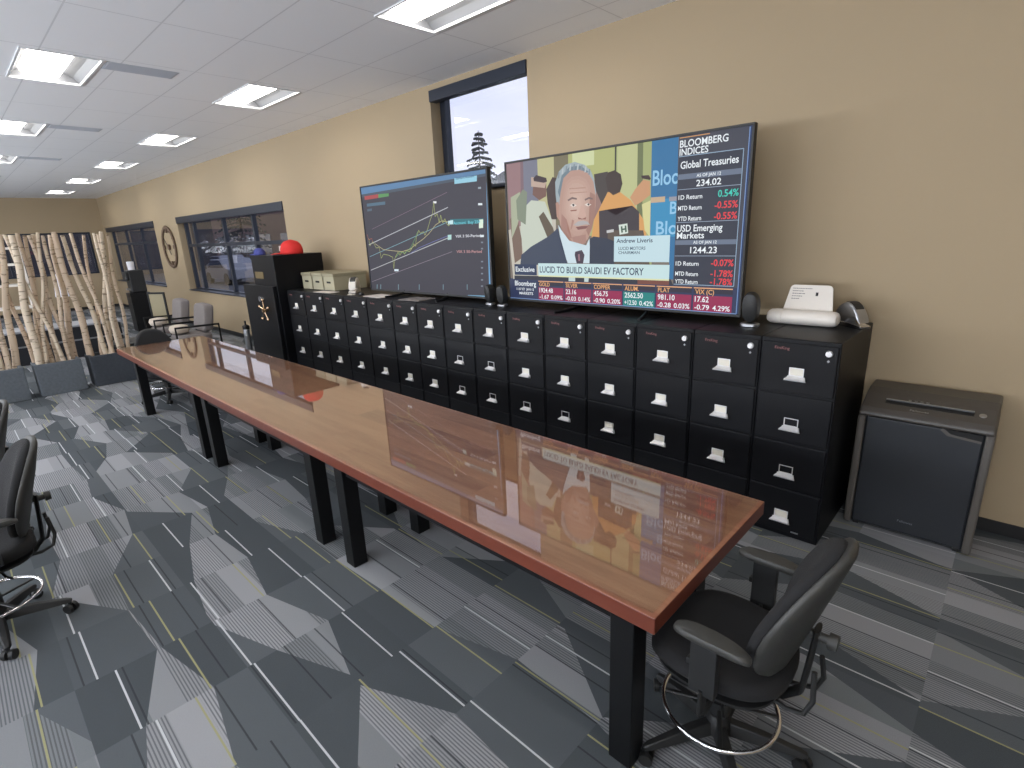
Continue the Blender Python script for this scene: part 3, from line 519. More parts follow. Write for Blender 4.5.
def conifer(x, y, zb, zt, seed, label):
    rn = random.Random(seed); r = empty('conifer_tree', (x, y, zb), label, 'tree'); h = zt-zb
    b = B(); cyl(b, (0, 0, 0), (0, 0, h*.98), .16, .02, 10); obj('trunk', b, M['trunk'], r)
    b = B(); z = h*.12
    while z < h*.99:
        f = 1-z/h; L = .06+3.1*f**.85
        for k in range(7):
            a = rn.random()*2*PI; l = L*rn.uniform(.6, 1.1); d = Vector((math.cos(a), math.sin(a), rn.uniform(-.25, .05)))
            p0 = Vector((0, 0, z)); s = d.cross(Vector((0, 0, 1))).normalized()
            for q in range(6):
                t = .15+.85*q/5; c = p0+d*l*t+Vector((0, 0, -.12*t*t*l)); w = (1-t*.75)*.30*max(.25, f)+.015
                for sg in (-1, 1):
                    e = c+s*sg*w*rn.uniform(.7, 1.3)+d*.16+Vector((0, 0, -.08-rn.random()*.1)); wv = Vector((0, 0, .035))
                    b.faces.new([b.verts.new(c-d*.07), b.verts.new(c+d*.1+wv*.3), b.verts.new(e), b.verts.new(e-d*.1-wv)])
        z += .33
    obj('foliage', b, M['needle'], r)
conifer(-31.24, 30, -.25, 9.5, 3, 'dark conifer tree outside, seen through the tall window above the screens')
conifer(-50, 19, -.25, 8.5, 5, 'dark conifer tree outside near the brown building')
b = B(); prism(b, [(-4, 0), (4, 0), (4, 6.2), (0, 7.6), (-4, 6.2)], 'y', 0, 6); o = obj('gabled_house', b, M['roof']); o.location = (-36.5, 38, -.25)
tag(o, 'dark gabled house outside, left of the conifer in the tall window', 'building')

# ------------------------------------------------------------------ filing cabinets
CF, CD, CZ, CR = 3.497, .84, 1.34, -.699
ZH = [1.115, .785, .46, .14]; DR = [(1.0, 1.315), (.675, .985), (.355, .66), (.035, .34)]
def make_cabinet(w):
    r = empty('file_cabinet', (0, 0, 0)); g = .0015
    b = B(); box(b, -w/2+g, w/2-g, .012, CD, .0, CZ); obj('body', b, M['cab'], r, bevel=.006)
    for k, (z0, z1) in enumerate(DR):
        b = B(); box(b, -w/2+.012, w/2-.012, 0, .0119, z0, z1); d = obj('drawer', b, M['cab'], r, bevel=.005)
        z = ZH[k]
        b = B()   # chrome cup pull: flared lip over a back plate
        prism(b, [(-.055, z-.034), (.055, z-.034), (.05, z-.006), (-.05, z-.006)], 'y', -.004, .0)
        rr = []
        for s, yy, zz in ((.058, -.004, z-.036), (.064, -.03, z-.030), (.06, -.036, z-.02), (.045, -.012, z-.006), (.042, -.004, z-.002)):
            rr.append([b.verts.new((-s, yy, zz)), b.verts.new((s, yy, zz))])
        for p, q2 in zip(rr, rr[1:]): b.faces.new((p[0], p[1], q2[1], q2[0]))
        b.faces.new([p[0] for p in rr]); b.faces.new([p[1] for p in rr][::-1])
        # card holder frame
        for a, bb, c, d2 in ((-.042, .042, z+.044, z+.049), (-.042, .042, z-.004, z+.001), (-.042, -.037, z+.001, z+.044), (.037, .042, z+.001, z+.044)): box(b, a, bb, -.004, -.0002, c, d2)
        obj('handle', b, M['nickel'], d, smooth='auto', label='chrome cup pull with card holder')
        b = B(); box(b, -.0365, .0365, -.0022, -.0006, z+.0015, z+.0435); obj('label_card', b, M['card'], d, label='pale paper label card')
        if k == 0:
            b = B(); tube(b, [(w/2-.06, -.001, 1.273), (w/2-.06, -.016, 1.273)], [.02, .017], 20); cyl(b, (w/2-.06, -.016, 1.273), (w/2-.06, -.02, 1.273), .009, seg=12)
            obj('lock', b, M['nickel'], d, smooth='auto', label='round chrome lock')
            b = B(); prism(b, [(w/2-.06, 1.218), (w/2-.052, 1.227), (w/2-.06, 1.236), (w/2-.068, 1.227)], 'y', -.003, -.0004); obj('badge', b, M['steel'], d)
            text_mesh('maker_mark', 'FireKing', M['redmark'], d, Matrix.Translation((-w/2+.13, -.0008, 1.272)) @ Matrix.Rotation(PI/2, 4, 'X'), .018, .085, label='small red and silver lettering')
        if k == 3:
            b = B(); box(b, .07, .115, -.002, -.0003, .045, .055); obj('badge', b, M['steel'], d)
    return r
M['redmark'] = mat('red_silver_lettering', (150, 96, 96), .4)
W_A, W_B, W_C = .5406, .4523, .4511
widths = [W_A]*5+[W_B]*4+[W_C]*6
what = {14: 'black four-drawer file cabinet at the right end, under the white scanner and beside the shredder', 13: 'black four-drawer file cabinet second from the shredder end, small speaker on top',
        12: 'black four-drawer file cabinet third from the shredder end, under the news screen edge', 0: 'black four-drawer file cabinet at the far left end, touching the black safe'}
protos = {}
x = CR
cabx = {}
EMPTY = {(14, 1), (14, 2), (8, 1), (8, 2), (7, 2), (9, 2), (10, 2), (7, 1), (12, 3), (6, 3), (3, 3)}
for i in range(14, -1, -1):
    w = widths[i]; key = 'A' if i < 5 else 'C'
    wf = .5406 if key == 'A' else .4515
    if key not in protos: protos[key] = o = make_cabinet(wf)
    else: o = copy_tree(protos[key])
    o.location = (x-w/2, CF, 0); cabx[i] = x-w/2; x -= w
    if i >= 8: l = what.get(i, 'black four-drawer file cabinet, %s from the shredder end, under the news screen' % ORD[14-i])
    elif i >= 1: l = 'black four-drawer file cabinet, %s counting from the tall black safe' % ORD[i]
    else: l = what[0]
    tag(o, l, 'file cabinet', 'row of black file cabinets')
for i, x_ in cabx.items():      # some holders are empty
    o = next(q for q in C.objects if q.get('category') == 'file cabinet' and abs(q.location.x-x_) < .01)
    for d in [q for q in bpy.data.objects if q.parent == o and q.name.startswith('drawer')]:
        for c in [q for q in bpy.data.objects if q.parent == d and q.name.startswith('label_card')]:
            zc = c.data.vertices[0].co.z; kk = min(range(4), key=lambda t: abs(ZH[t]-zc))
            if (i, kk) in EMPTY: bpy.data.objects.remove(c)
CL = x    # left end of the row

# ------------------------------------------------------------------ safe with caps
sf = empty('safe', (-8.35, 3.75, 0), 'tall black safe with brass wheel handle at the left end of the cabinets', 'safe')
b = B(); box(b, -.43, .37, -.35, .42, 0, 1.845); obj('body', b, M['cab'], sf, bevel=.008)
b = B(); box(b, -.76, -.43, -.33, .40, 0, 1.39); obj('side_section', b, M['cab'], sf, bevel=.008)
b = B(); box(b, -.76, .34, -.41, -.352, .03, 1.40); d = obj('door', b, M['cab'], sf, bevel=.008)
b = B(); cx, cz, yy = .06, 1.04, -.47
cyl(b, (cx, yy+.07, cz), (cx, yy-.03, cz), .028, seg=16)
for k in range(5):
    a = 2*PI*k/5+.3; e = (cx+.16*math.cos(a), yy, cz+.16*math.sin(a)); cyl(b, (cx, yy, cz), e, .012, .009, 8); bmesh.ops.create_uvsphere(b, u_segments=10, v_segments=8, radius=.022, matrix=Matrix.Translation(e))
obj('wheel_handle', b, M['gold'], d, smooth='auto', label='brass five-spoke wheel handle')
b = B(); cyl(b, (-.10, -.41, 1.20), (-.10, -.45, 1.20), .045, .04, 20); obj('dial', b, M['chrome'], d, smooth='auto', label='chrome combination dial')
b = B(); box(b, -.34, -.05, -.356, -.3502, 1.50, 1.60); obj('name_plate', b, mat('old_gold_plate', (120, 104, 70), .5, .3), sf, label='dull gold name plate')
def make_cap(name, loc, rz, m, label, front=None, s=1.0):
    r = empty(name, loc, label, 'cap', rz=rz)
    b = B(); prof = [(.098*s, 0), (.1*s, .02*s), (.098*s, .05*s), (.086*s, .085*s), (.06*s, .112*s), (.02*s, .124*s), (.004*s, .128*s)]; lathe(b, prof, 24); obj('crown', b, m, r, smooth=True)
    b = B(); pad(b, .075*s, .085*s, [(.96, -.001), (1, .003), (.96, .008), (.5, .014)], 2.2, 24, lambda x, y, z: (x+.115*s, y, z-.006*(x/.075)**2+.008)); obj('brim', b, m, r, smooth='auto')
    if front:
        b = B(); box(b, .078*s, .098*s, -.04*s, .04*s, .03*s, .075*s); obj('front_patch', b, front, r, label='white lettered front patch', bevel=.004)
    return r
make_cap('cap', (-8.2, 3.80, 1.845), math.radians(-130), M['red'], 'bright red cap with a white front patch on top of the black safe', M['paper'], 1.65)
make_cap('cap', (-8.66, 3.50, 1.845), math.radians(-160), M['blue'], 'flat blue cap at the left edge of the safe top', None, .85)

# ------------------------------------------------------------------ things on the cabinets
def make_box(w=.30):
    r = empty('storage_box', (0, 0, 0)); b = B(); box(b, -w/2+.008, w/2-.008, -.26, .26, 0, .205); obj('body', b, M['box'], r, bevel=.006)
    b = B(); box(b, -w/2, w/2, -.268, .268, .19, .235); obj('lid', b, M['boxlid'], r, bevel=.006)
    b = B(); box(b, -.05, .05, -.266, -.2601, .10, .125); obj('hand_hole', b, M['cabin'], r)
    return r
bx = make_box()
for k, (x, l) in enumerate([(-7.76, 'beige lidded storage box nearest the safe on the cabinets'), (-7.435, 'beige lidded storage box in the middle of the three'), (-7.11, 'beige lidded storage box with its side showing, beside the pale stapler')]):
    o = bx if k == 0 else copy_tree(bx); o.location = (x, 4.02, CZ); tag(o, l, 'box', 'beige storage boxes on the cabinets')

def desktop_stapler(name, loc, rz, s, label, light):
    r = empty(name, loc, label, 'stapler', rz=rz); shell = M['white'] if light else M['steel']
    b = B(); prism(b, [(-.10*s, 0), (.12*s, 0), (.125*s, .02*s), (.06*s, .03*s), (-.09*s, .03*s)], 'y', -.035*s, .035*s); obj('base', b, M['chrome'] if not light else M['white'], r, bevel=.005*s)
    b = B(); n = 14; pr = [(-.10*s+.21*s*t, (.03+.115*math.sin(PI*min(1, (t*.93+.07)))**.7)*s) for t in [k/n for k in range(n+1)]]
    prism(b, [(-.10*s, .03*s)]+pr[1:]+[(.07*s, .06*s), (.03*s, .055*s), (.0, .03*s)], 'y', -.036*s, .036*s); obj('body', b, shell, r, bevel=.009*s)
    b = B(); prism(b, [(p[0], p[1]+.004*s) for p in pr[5:12]]+[(p[0], p[1]-.022*s) for p in pr[5:12]][::-1], 'y', -.028*s, .028*s); obj('top_cover', b, M['blackplastic'], r, bevel=.005*s, label='glossy black top')
    return r
desktop_stapler('desktop_stapler', (-.795, 4.12, CZ), math.radians(-40), 1.12, 'silver and black electric stapler at the right end of the cabinets', False)
desktop_stapler('desktop_stapler', (-6.50, 3.80, CZ), math.radians(-45), 1.35, 'pale grey stapler with dark top beside the beige boxes', True)
def sheet(name, loc, w, d, h, rz, m, label, cat):
    b = B(); box(b, -w/2, w/2, -d/2, d/2, 0, h); o = obj(name, b, m, bevel=min(.002, h*.4)); o.location = loc; o.rotation_euler.z = rz; return tag(o, label, cat)
sheet('paper_sheet', (-6.95, 3.62, CZ), .42, .16, .004, .05, M['paper'], 'white paper sheet at the cabinet edge in front of the beige boxes', 'paper')
sheet('paper_sheet', (-5.72, 3.68, CZ), .40, .26, .006, -.05, M['paper'], 'pale paper sheets under the left side of the chart screen', 'paper')
sheet('folder', (-4.98, 3.68, CZ), .34, .26, .010, .08, M['greyfab'], 'grey folder lying between the feet of the chart screen', 'folder')
b = B(); pad(b, .032, .055, [(.9, 0), (1, .008), (.98, .018), (.8, .03), (.4, .037), (.1, .038)], 2.4, 24); o = obj('computer_mouse', b, M['blackplastic'], smooth=True); o.location = (-6.12, 3.66, CZ); o.rotation_euler.z = 1.2
tag(o, 'small black computer mouse at the left foot of the chart screen', 'mouse')
o = sheet('card_slip', (-6.26, 3.60, CZ), .10, .06, .005, .1, M['card'], 'small white slip beside the computer mouse on the cabinets', 'paper')

def make_speaker():
    r = empty('desk_speaker', (0, 0, 0)); b = B()
    pad(b, .058, .045, [(.9, 0), (1, .004), (1, .018), (.9, .023)], 2.6, 24); obj('base', b, M['steel'], r, smooth='auto', label='silver base')
    b = B(); pad(b, .052, .10, [(.6, -.05), (.86, -.042), (.97, -.015), (1, .01), (.96, .03), (.8, .042), (.5, .046)], 2.5, 28, lambda x, y, z: (x, z-(y*.12), y+.123)); obj('cabinet', b, M['blackplastic'], r, smooth='auto')
    return r
sp = make_speaker()
for k, (x, y, rz, s, l) in enumerate([(-1.335, 3.80, .12, 1.08, 'small black speaker with silver base right of the news screen'), (-3.87, 3.76, -.1, .92, 'left one of the two small black speakers between the screens'), (-3.68, 3.74, .1, .92, 'right one of the two small black speakers between the screens')]):
    o = sp if k == 0 else copy_tree(sp); o.location = (x, y, CZ); o.rotation_euler.z = rz; o.scale = (s, s, s); tag(o, l, 'speaker', 'small black desk speakers')

sc = empty('document_scanner', (-1.055, 4.02, CZ), 'white document scanner with raised paper tray on the rightmost cabinet', 'scanner')
b = B(); n = 20; pts = []
rb = .052
b = B(); rs = []
for x_, r_ in ((-.235, .018), (-.228, .036), (-.21, .048), (-.18, .052), (-.13, .052), (-.128, .049), (-.122, .049), (-.12, .052), (.15, .052), (.185, .050), (.205, .042), (.215, .025)):
    rr = []
    for k in range(n):
        a = 2*PI*k/n; rr.append(b.verts.new((x_, math.cos(a)*r_*1.35, .052+math.sin(a)*r_)))
    rs.append(rr)
for p, q2 in zip(rs, rs[1:]): bridge(b, p, q2)
b.faces.new(rs[0]); b.faces.new(rs[-1][::-1])
obj('body', b, M['white'], sc, smooth='auto')
mxt = Matrix.Translation((.0, .055, .07)) @ Matrix.Rotation(math.radians(-18), 4, 'X')
b = B(); pts = []
for k in range(7): a = PI/2*k/6; pts.append((.135-.03+.03*math.cos(a), .20-.03+.03*math.sin(a)))
for k in range(7): a = PI/2+PI/2*k/6; pts.append((-.135+.03+.03*math.cos(a), .20-.03+.03*math.sin(a)))
pts += [(-.16, 0), (.16, 0)]
prism(b, pts, 'y', -.005, .006); bmesh.ops.transform(b, matrix=mxt, verts=b.verts); obj('paper_tray', b, M['white'], sc, bevel=.002, label='raised white paper tray with small print')
prm = mat('grey_print', (120, 116, 116), .7)
b = B()
for k, ln in enumerate((.12, .07, .075, .065, .05)):      # rows of tiny illegible print
    x = -.115
    while x < -.115+ln: w_ = random.uniform(.006, .014); box(b, x, x+w_, -.0062, -.0052, .172-.018*k, .177-.018*k); x += w_+.003
bmesh.ops.transform(b, matrix=mxt, verts=b.verts); obj('print', b, prm, sc)
b = B(); prism(b, [(.035, .125), (.05, .125), (.05, .15), (.035, .15)], 'y', -.0062, -.0052); bmesh.ops.transform(b, matrix=mxt, verts=b.verts); obj('tray_symbol', b, M['blackplastic'], sc)

# ------------------------------------------------------------------ the two large screens
def tv_base(name, x0, x1, z0, z1, feet, label):
    r = empty(name, ((x0+x1)/2, 3.89, CZ), label, 'television'); ox, oy, oz = -(x0+x1)/2, -3.89, -CZ
    r['loc'] = 0; del r['loc']
    off = Matrix.Translation((ox, oy, oz))
    b = B(); w = .016; y0 = 3.846; y1 = 3.90
    box(b, x0, x1, y0, y1, z0, z0+w+.004); box(b, x0, x1, y0, y1, z1-w, z1); box(b, x0, x0+w, y0, y1, z0+w+.004, z1-w); box(b, x1-w, x1, y0, y1, z0+w+.004, z1-w)
    box(b, x0+w, x1-w, y0+.010, y1, z0+w, z1-w); box(b, x0+.3, x1-.3, y1, y1+.035, z0+.1, z1-.45)
    bmesh.ops.transform(b, matrix=off, verts=b.verts); obj('bezel', b, M['blackplastic'], r, bevel=.002)
    for fx in feet:
        b = B(); d = .05 if fx > (x0+x1)/2 else -.05
        tube(b, [(fx, 3.87, z0+.03), (fx+d*.3, 3.86, CZ+.03), (fx+d, 3.72, CZ+.010), (fx+d*1.6, 3.62, CZ+.008)], [.022, .020, .016, .012], 8, ry=.011)
        tube(b, [(fx, 3.87, z0+.03), (fx+d*.3, 3.88, CZ+.03), (fx+d, 4.0, CZ+.010), (fx+d*1.6, 4.10, CZ+.008)], [.022, .020, .016, .012], 8, ry=.011)
        bmesh.ops.transform(b, matrix=off, verts=b.verts); obj('foot', b, M['black'], r, smooth='auto')
    return r, off
def finish_picture(P, r, off):
    bmesh.ops.transform(P.bm, matrix=off, verts=P.bm.verts); P.done(r)

# news screen
tv, off = tv_base('television', -3.682, -1.422, 1.388, 2.660, (-2.85, -2.18), 'large screen on the cabinets showing the news channel with a grey-haired man and index prices')
P = Picture(3.8535); X0, X1, Z0, Z1 = -3.665, -1.439, 1.409, 2.643
P.rect(X0, X1, Z0, Z1, (44, 58, 92))
P.rect(X0, -1.93, 1.60, Z1, (120, 110, 100))
for c, pts in NEWS:
    pts = [(min(max(p[0], X0), -1.94), min(max(p[1], 1.59), Z1)) for p in pts]; P.poly(pts, c)
WHT = (238, 244, 248)
P.text('Bloo', -2.145, 2.33, .105, (150, 200, 232), x1=-1.93)
P.text('B', -1.995, 2.12, .085, (150, 200, 232)); P.text('Blo', -2.105, 1.975, .095, (150, 200, 232), x1=-1.93)
P.rect(-1.945, -1.455, 1.40, 2.643, (62, 64, 76))
P.rect(-2.478, -1.985, 1.768, 1.968, (196, 222, 230)); P.text('Andrew Liveris', -2.455, 1.918, .032, (40, 60, 84), x1=-2.13); P.text('LUCID MOTORS', -2.435, 1.862, .024, (80, 100, 116), x1=-2.19); P.text('CHAIRMAN', -2.435, 1.83, .022, (80, 100, 116), x1=-2.24)
P.rect(-3.60, -3.318, 1.636, 1.737, (36, 52, 84)); P.text('Exclusive', -3.585, 1.668, .045, WHT, x1=-3.345)
P.rect(-3.298, -1.980, 1.640, 1.748, (200, 226, 228)); P.rect(-3.298, -1.98, 1.628, 1.640, (222, 226, 180))
P.text('LUCID TO BUILD SAUDI EV FACTORY', -3.28, 1.665, .055, (44, 62, 88), x1=-2.20)
# index panel
P.line([(-1.94, 2.632), (-1.72, 2.632)], .006, (210, 150, 90))
P.text('BLOOMBERG', -1.937, 2.568, .046, WHT, x1=-1.59); P.text('INDICES', -1.937, 2.515, .044, WHT, x1=-1.725)
P.rect(-1.94, -1.485, 1.605, 2.508, (46, 50, 64))
P.line([(-1.94, 2.508), (-1.483, 2.508), (-1.483, 1.605), (-1.94, 1.605)], .005, (150, 175, 200))
P.text('Global Treasuries', -1.925, 2.425, .048, WHT, x1=-1.51)
P.rect(-1.94, -1.487, 2.352, 2.388, (104, 116, 136)); P.text('AS OF JAN 12', -1.80, 2.360, .020, WHT, x1=-1.625)
P.text('234.02', -1.80, 2.298, .042, WHT, x1=-1.62); P.line([(-1.94, 2.284), (-1.485, 2.284)], .004, (150, 165, 185))
for z, a, v, c in ((2.215, '1D Return', '0.54%', (60, 205, 185)), (2.14, 'MTD Return', '-0.55%', (236, 60, 66)), (2.066, 'YTD Return', '-0.55%', (236, 60, 66)), (1.745, '1D Return', '-0.07%', (236, 60, 66)), (1.67, 'MTD Return', '-1.78%', (236, 60, 66)), (1.612, 'YTD Return', '-1.78%', (236, 60, 66))):
    P.text(a, -1.93, z, .030, WHT, x1=-1.75); P.text(v, -1.66, z, .045, c, right=-1.495)
P.line([(-1.94, 2.055), (-1.485, 2.055)], .004, (150, 165, 185))
P.text('USD Emerging', -1.93, 1.99, .046, WHT, x1=-1.59); P.text('Markets', -1.93, 1.94, .044, WHT, x1=-1.72)
P.rect(-1.94, -1.487, 1.895, 1.928, (104, 116, 136)); P.text('AS OF JAN 12', -1.80, 1.902, .020, WHT, x1=-1.625)
P.text('1244.23', -1.82, 1.835, .044, WHT, x1=-1.62); P.line([(-1.94, 1.815), (-1.485, 1.815)], .004, (150, 165, 185))
# ticker
P.rect(X0, -1.455, 1.409, 1.595, (40, 50, 84))
P.text('Bloomberg', -3.60, 1.535, .045, WHT, x1=-3.33); P.text('11:07 ET  JAN 13', -3.58, 1.492, .022, WHT, x1=-3.36); P.text('MARKETS', -3.545, 1.452, .024, WHT, x1=-3.37)
tick = [(-3.30, -3.005, 'GOLD', '1924.48', '-1.67', '0.09%', 0), (-2.99, -2.70, 'SILVER', '23.16', '-0.03', '0.14%', 0), (-2.685, -2.395, 'COPPER', '456.75', '-0.90', '0.20%', 0), (-2.38, -2.095, 'ALUM.', '2562.50', '+12.50', '0.42%', 1), (-2.08, -1.79, 'PLAT', '981.10', '-0.28', '0.03%', 0), (-1.775, -1.485, 'VIX (C)', '17.62', '-0.79', '4.29%', 0)]
for a, bb, n1, n2, n3, n4, up in tick:
    P.rect(a, bb, 1.545, 1.588, (44, 40, 56)); P.rect(a, bb, 1.412, 1.53, (24, 130, 126) if up else (150, 34, 78)); P.line([(a, 1.584), (bb, 1.584)], .008, (232, 170, 120))
    P.text(n1, a+.012, 1.540, .034, (232, 170, 110)); P.text(n2, a+.012, 1.482, .040, WHT); P.text(n3, a+.012, 1.425, .036, WHT, x1=a+.125); P.text(n4, a+.15, 1.425, .036, WHT, x1=bb-.012)
P.line([(X0, 1.412), (-1.45, 1.412), (-1.45, 2.635)], .006, (120, 150, 200))
finish_picture(P, tv, off)

# chart screen
tv2, off = tv_base('television', -6.185, -3.915, 1.378, 2.650, (-5.45, -4.65), 'large screen on the cabinets showing a dark stock chart with slanting lines')
P = Picture(3.8535); X0, X1, Z0, Z1 = -6.168, -3.932, 1.399, 2.633
def cp(p): return (min(max(p[0], X0), X1), min(max(p[1], Z0), Z1))
P.rect(X0, X1, Z0, Z1, (58, 56, 66))
for c, pts in CHART_RECTS[:1]: P.poly([cp(p) for p in pts], c)
for c, pts in CHART_RECTS[1:]: P.poly([cp(p) for p in pts], c)
for c, w, pts in CHART_LINES: P.line([cp(p) for p in pts], .0048*w, tuple(int(v*.9) for v in c))
P.text('Standard Account', -4.38, 2.572, .024, (60, 90, 130), x1=-4.10)
P.text('Account  Buy 254', -4.46, 2.135, .028, (110, 200, 215), x1=-4.05); P.text('VIX 3 50-Period', -4.44, 2.002, .026, (225, 228, 235), x1=-4.05); P.text('VIX 3 50-Period', -4.44, 1.845, .026, (200, 150, 150), x1=-4.05)
finish_picture(P, tv2, off)

# ------------------------------------------------------------------ conference table
TX0, TX1, TY0, TY1, TH = -8.55, -.723, 1.402, 2.451, .769
ct = empty('conference_table', (-4.6, 1.93, 0), 'very long reddish wood conference table with glass top and black legs', 'table')
o_ = Matrix.Translation((4.6, -1.93, 0))
b = B(); box(b, TX0, TX1, TY0, TY1, TH-.075, TH-.007)
bmesh.ops.transform(b, matrix=o_, verts=b.verts)
for f in b.faces:
    f.normal_update(); f.material_index = 0 if f.normal.z > .5 else 1
tt = obj('tabletop', b, None, ct, mats=[M['wood'], M['woodedge']], bevel=.004)
b = B(); box(b, TX0+.018, TX1-.018, TY0+.018, TY1-.018, TH-.0068, TH); bmesh.ops.transform(b, matrix=o_, verts=b.verts); obj('glass_sheet', b, M['tglass'], ct, label='clear glass sheet over the wood')
for k, x in enumerate((-.91, -2.933, -3.34, -5.37, -5.69, -7.83)):
    for y in (1.415, 1.93):
        b = B(); box(b, x, x+.10, y, y+.098, 0, TH-.076); bmesh.ops.transform(b, matrix=o_, verts=b.verts); obj('leg', b, M['black'], ct, bevel=.004)
for a, c in ((-2.833, -.91), (-5.27, -3.34), (-7.73, -5.69)):
    for y in (1.44, 1.955):
        b = B(); box(b, a, c, y, y+.05, TH-.13, TH-.076); bmesh.ops.transform(b, matrix=o_, verts=b.verts); obj('rail', b, M['black'], ct)

# ------------------------------------------------------------------ shredder
sh = empty('paper_shredder', (-.305, 4.14, 0), 'large dark grey office paper shredder standing against the wall', 'shredder')
w2 = .318; yf, yb = -.20, .215
b = B(); box(b, -w2+.02, w2-.02, yf+.02, yb-.01, .03, .80); obj('bin_housing', b, M['shred_panel'], sh, bevel=.01)
for s in (-1, 1):
    b = B()
    pr = [(yf-.005, .02), (yb, .02), (yb, .84), (yf+.01, .80), (yf-.005, .78)]
    prism(b, pr, 'x', s*w2-.022, s*w2+.022); obj('side_panel', b, M['shred_frame'], sh, bevel=.012)
b = B(); box(b, -w2+.03, w2-.03, yf-.002, yf+.0195, .05, .795); dr = obj('bin_door', b, M['shred_panel'], sh, bevel=.006)
b = B(); pr = [(.10, .80), (.135, .77), (.295, .755), (.295, .795), (.10, .805)]
prism(b, [(p[0]-.01, p[1]-.012) for p in pr[:3]]+[(.285, .756), (.14, .771), (.10, .803)], 'y', yf-.009, yf-.003); obj('grip_trim', b, M['shred_frame'], dr)
b = B(); prism(b, [(.105, .798), (.14, .765), (.286, .750), (.286, .793)], 'y', yf-.005, yf-.0028); obj('grip_recess', b, M['cabin'], dr)
b = B(); prism(b, [(yf-.012, .80), (yf-.012, .826), (yf+.02, .855), (yf+.16, .915), (yf+.24, .938), (yb+.0, .945), (yb, .80)], 'x', -w2-.018, w2+.018); tp = obj('head', b, M['shred_top'], sh, bevel=.012)
sl = math.atan2(.06, .14)
mt = Matrix.Translation((0, yf+.09, .886)) @ Matrix.Rotation(sl, 4, 'X')
b = B(); box(b, -.215, .225, -.014, .018, -.002, .0015); bmesh.ops.transform(b, matrix=mt, verts=b.verts); obj('paper_slot', b, M['cabin'], tp)
b = B(); box(b, -.215, .225, .012, .022, -.002, .012); bmesh.ops.transform(b, matrix=mt, verts=b.verts); obj('slot_bar', b, M['steel'], tp, bevel=.002, label='bright metal bar along the paper slot')
b = B(); cyl(b, (.265, .0, -.002), (.265, 0, .003), .018, seg=20); box(b, .262, .268, -.012, .012, .003, .006); bmesh.ops.transform(b, matrix=mt, verts=b.verts); obj('power_button', b, M['steel'], tp)
for k in range(4):
    b = B(); box(b, -.10+k*.03, -.085+k*.03, .04, .045, -.001, .0035); bmesh.ops.transform(b, matrix=mt, verts=b.verts); obj('indicator', b, M['steel'], tp)
text_mesh('lettering', 'Fellowes', M['steel'], tp, mt @ Matrix.Translation((-.03, -.062, .003)), .016, .095)
text_mesh('lettering', 'Fellowes', M['steel'], dr, Matrix.Translation((0, yf-.003, .118)) @ Matrix.Rotation(PI/2, 4, 'X'), .015, .08)
for x in (-.27, .27):
    for y in (-.15, .16):
        b = B(); cyl(b, (x-.015, y, .028), (x+.015, y, .028), .028, seg=14); obj('caster', b, M['blackplastic'], sh)

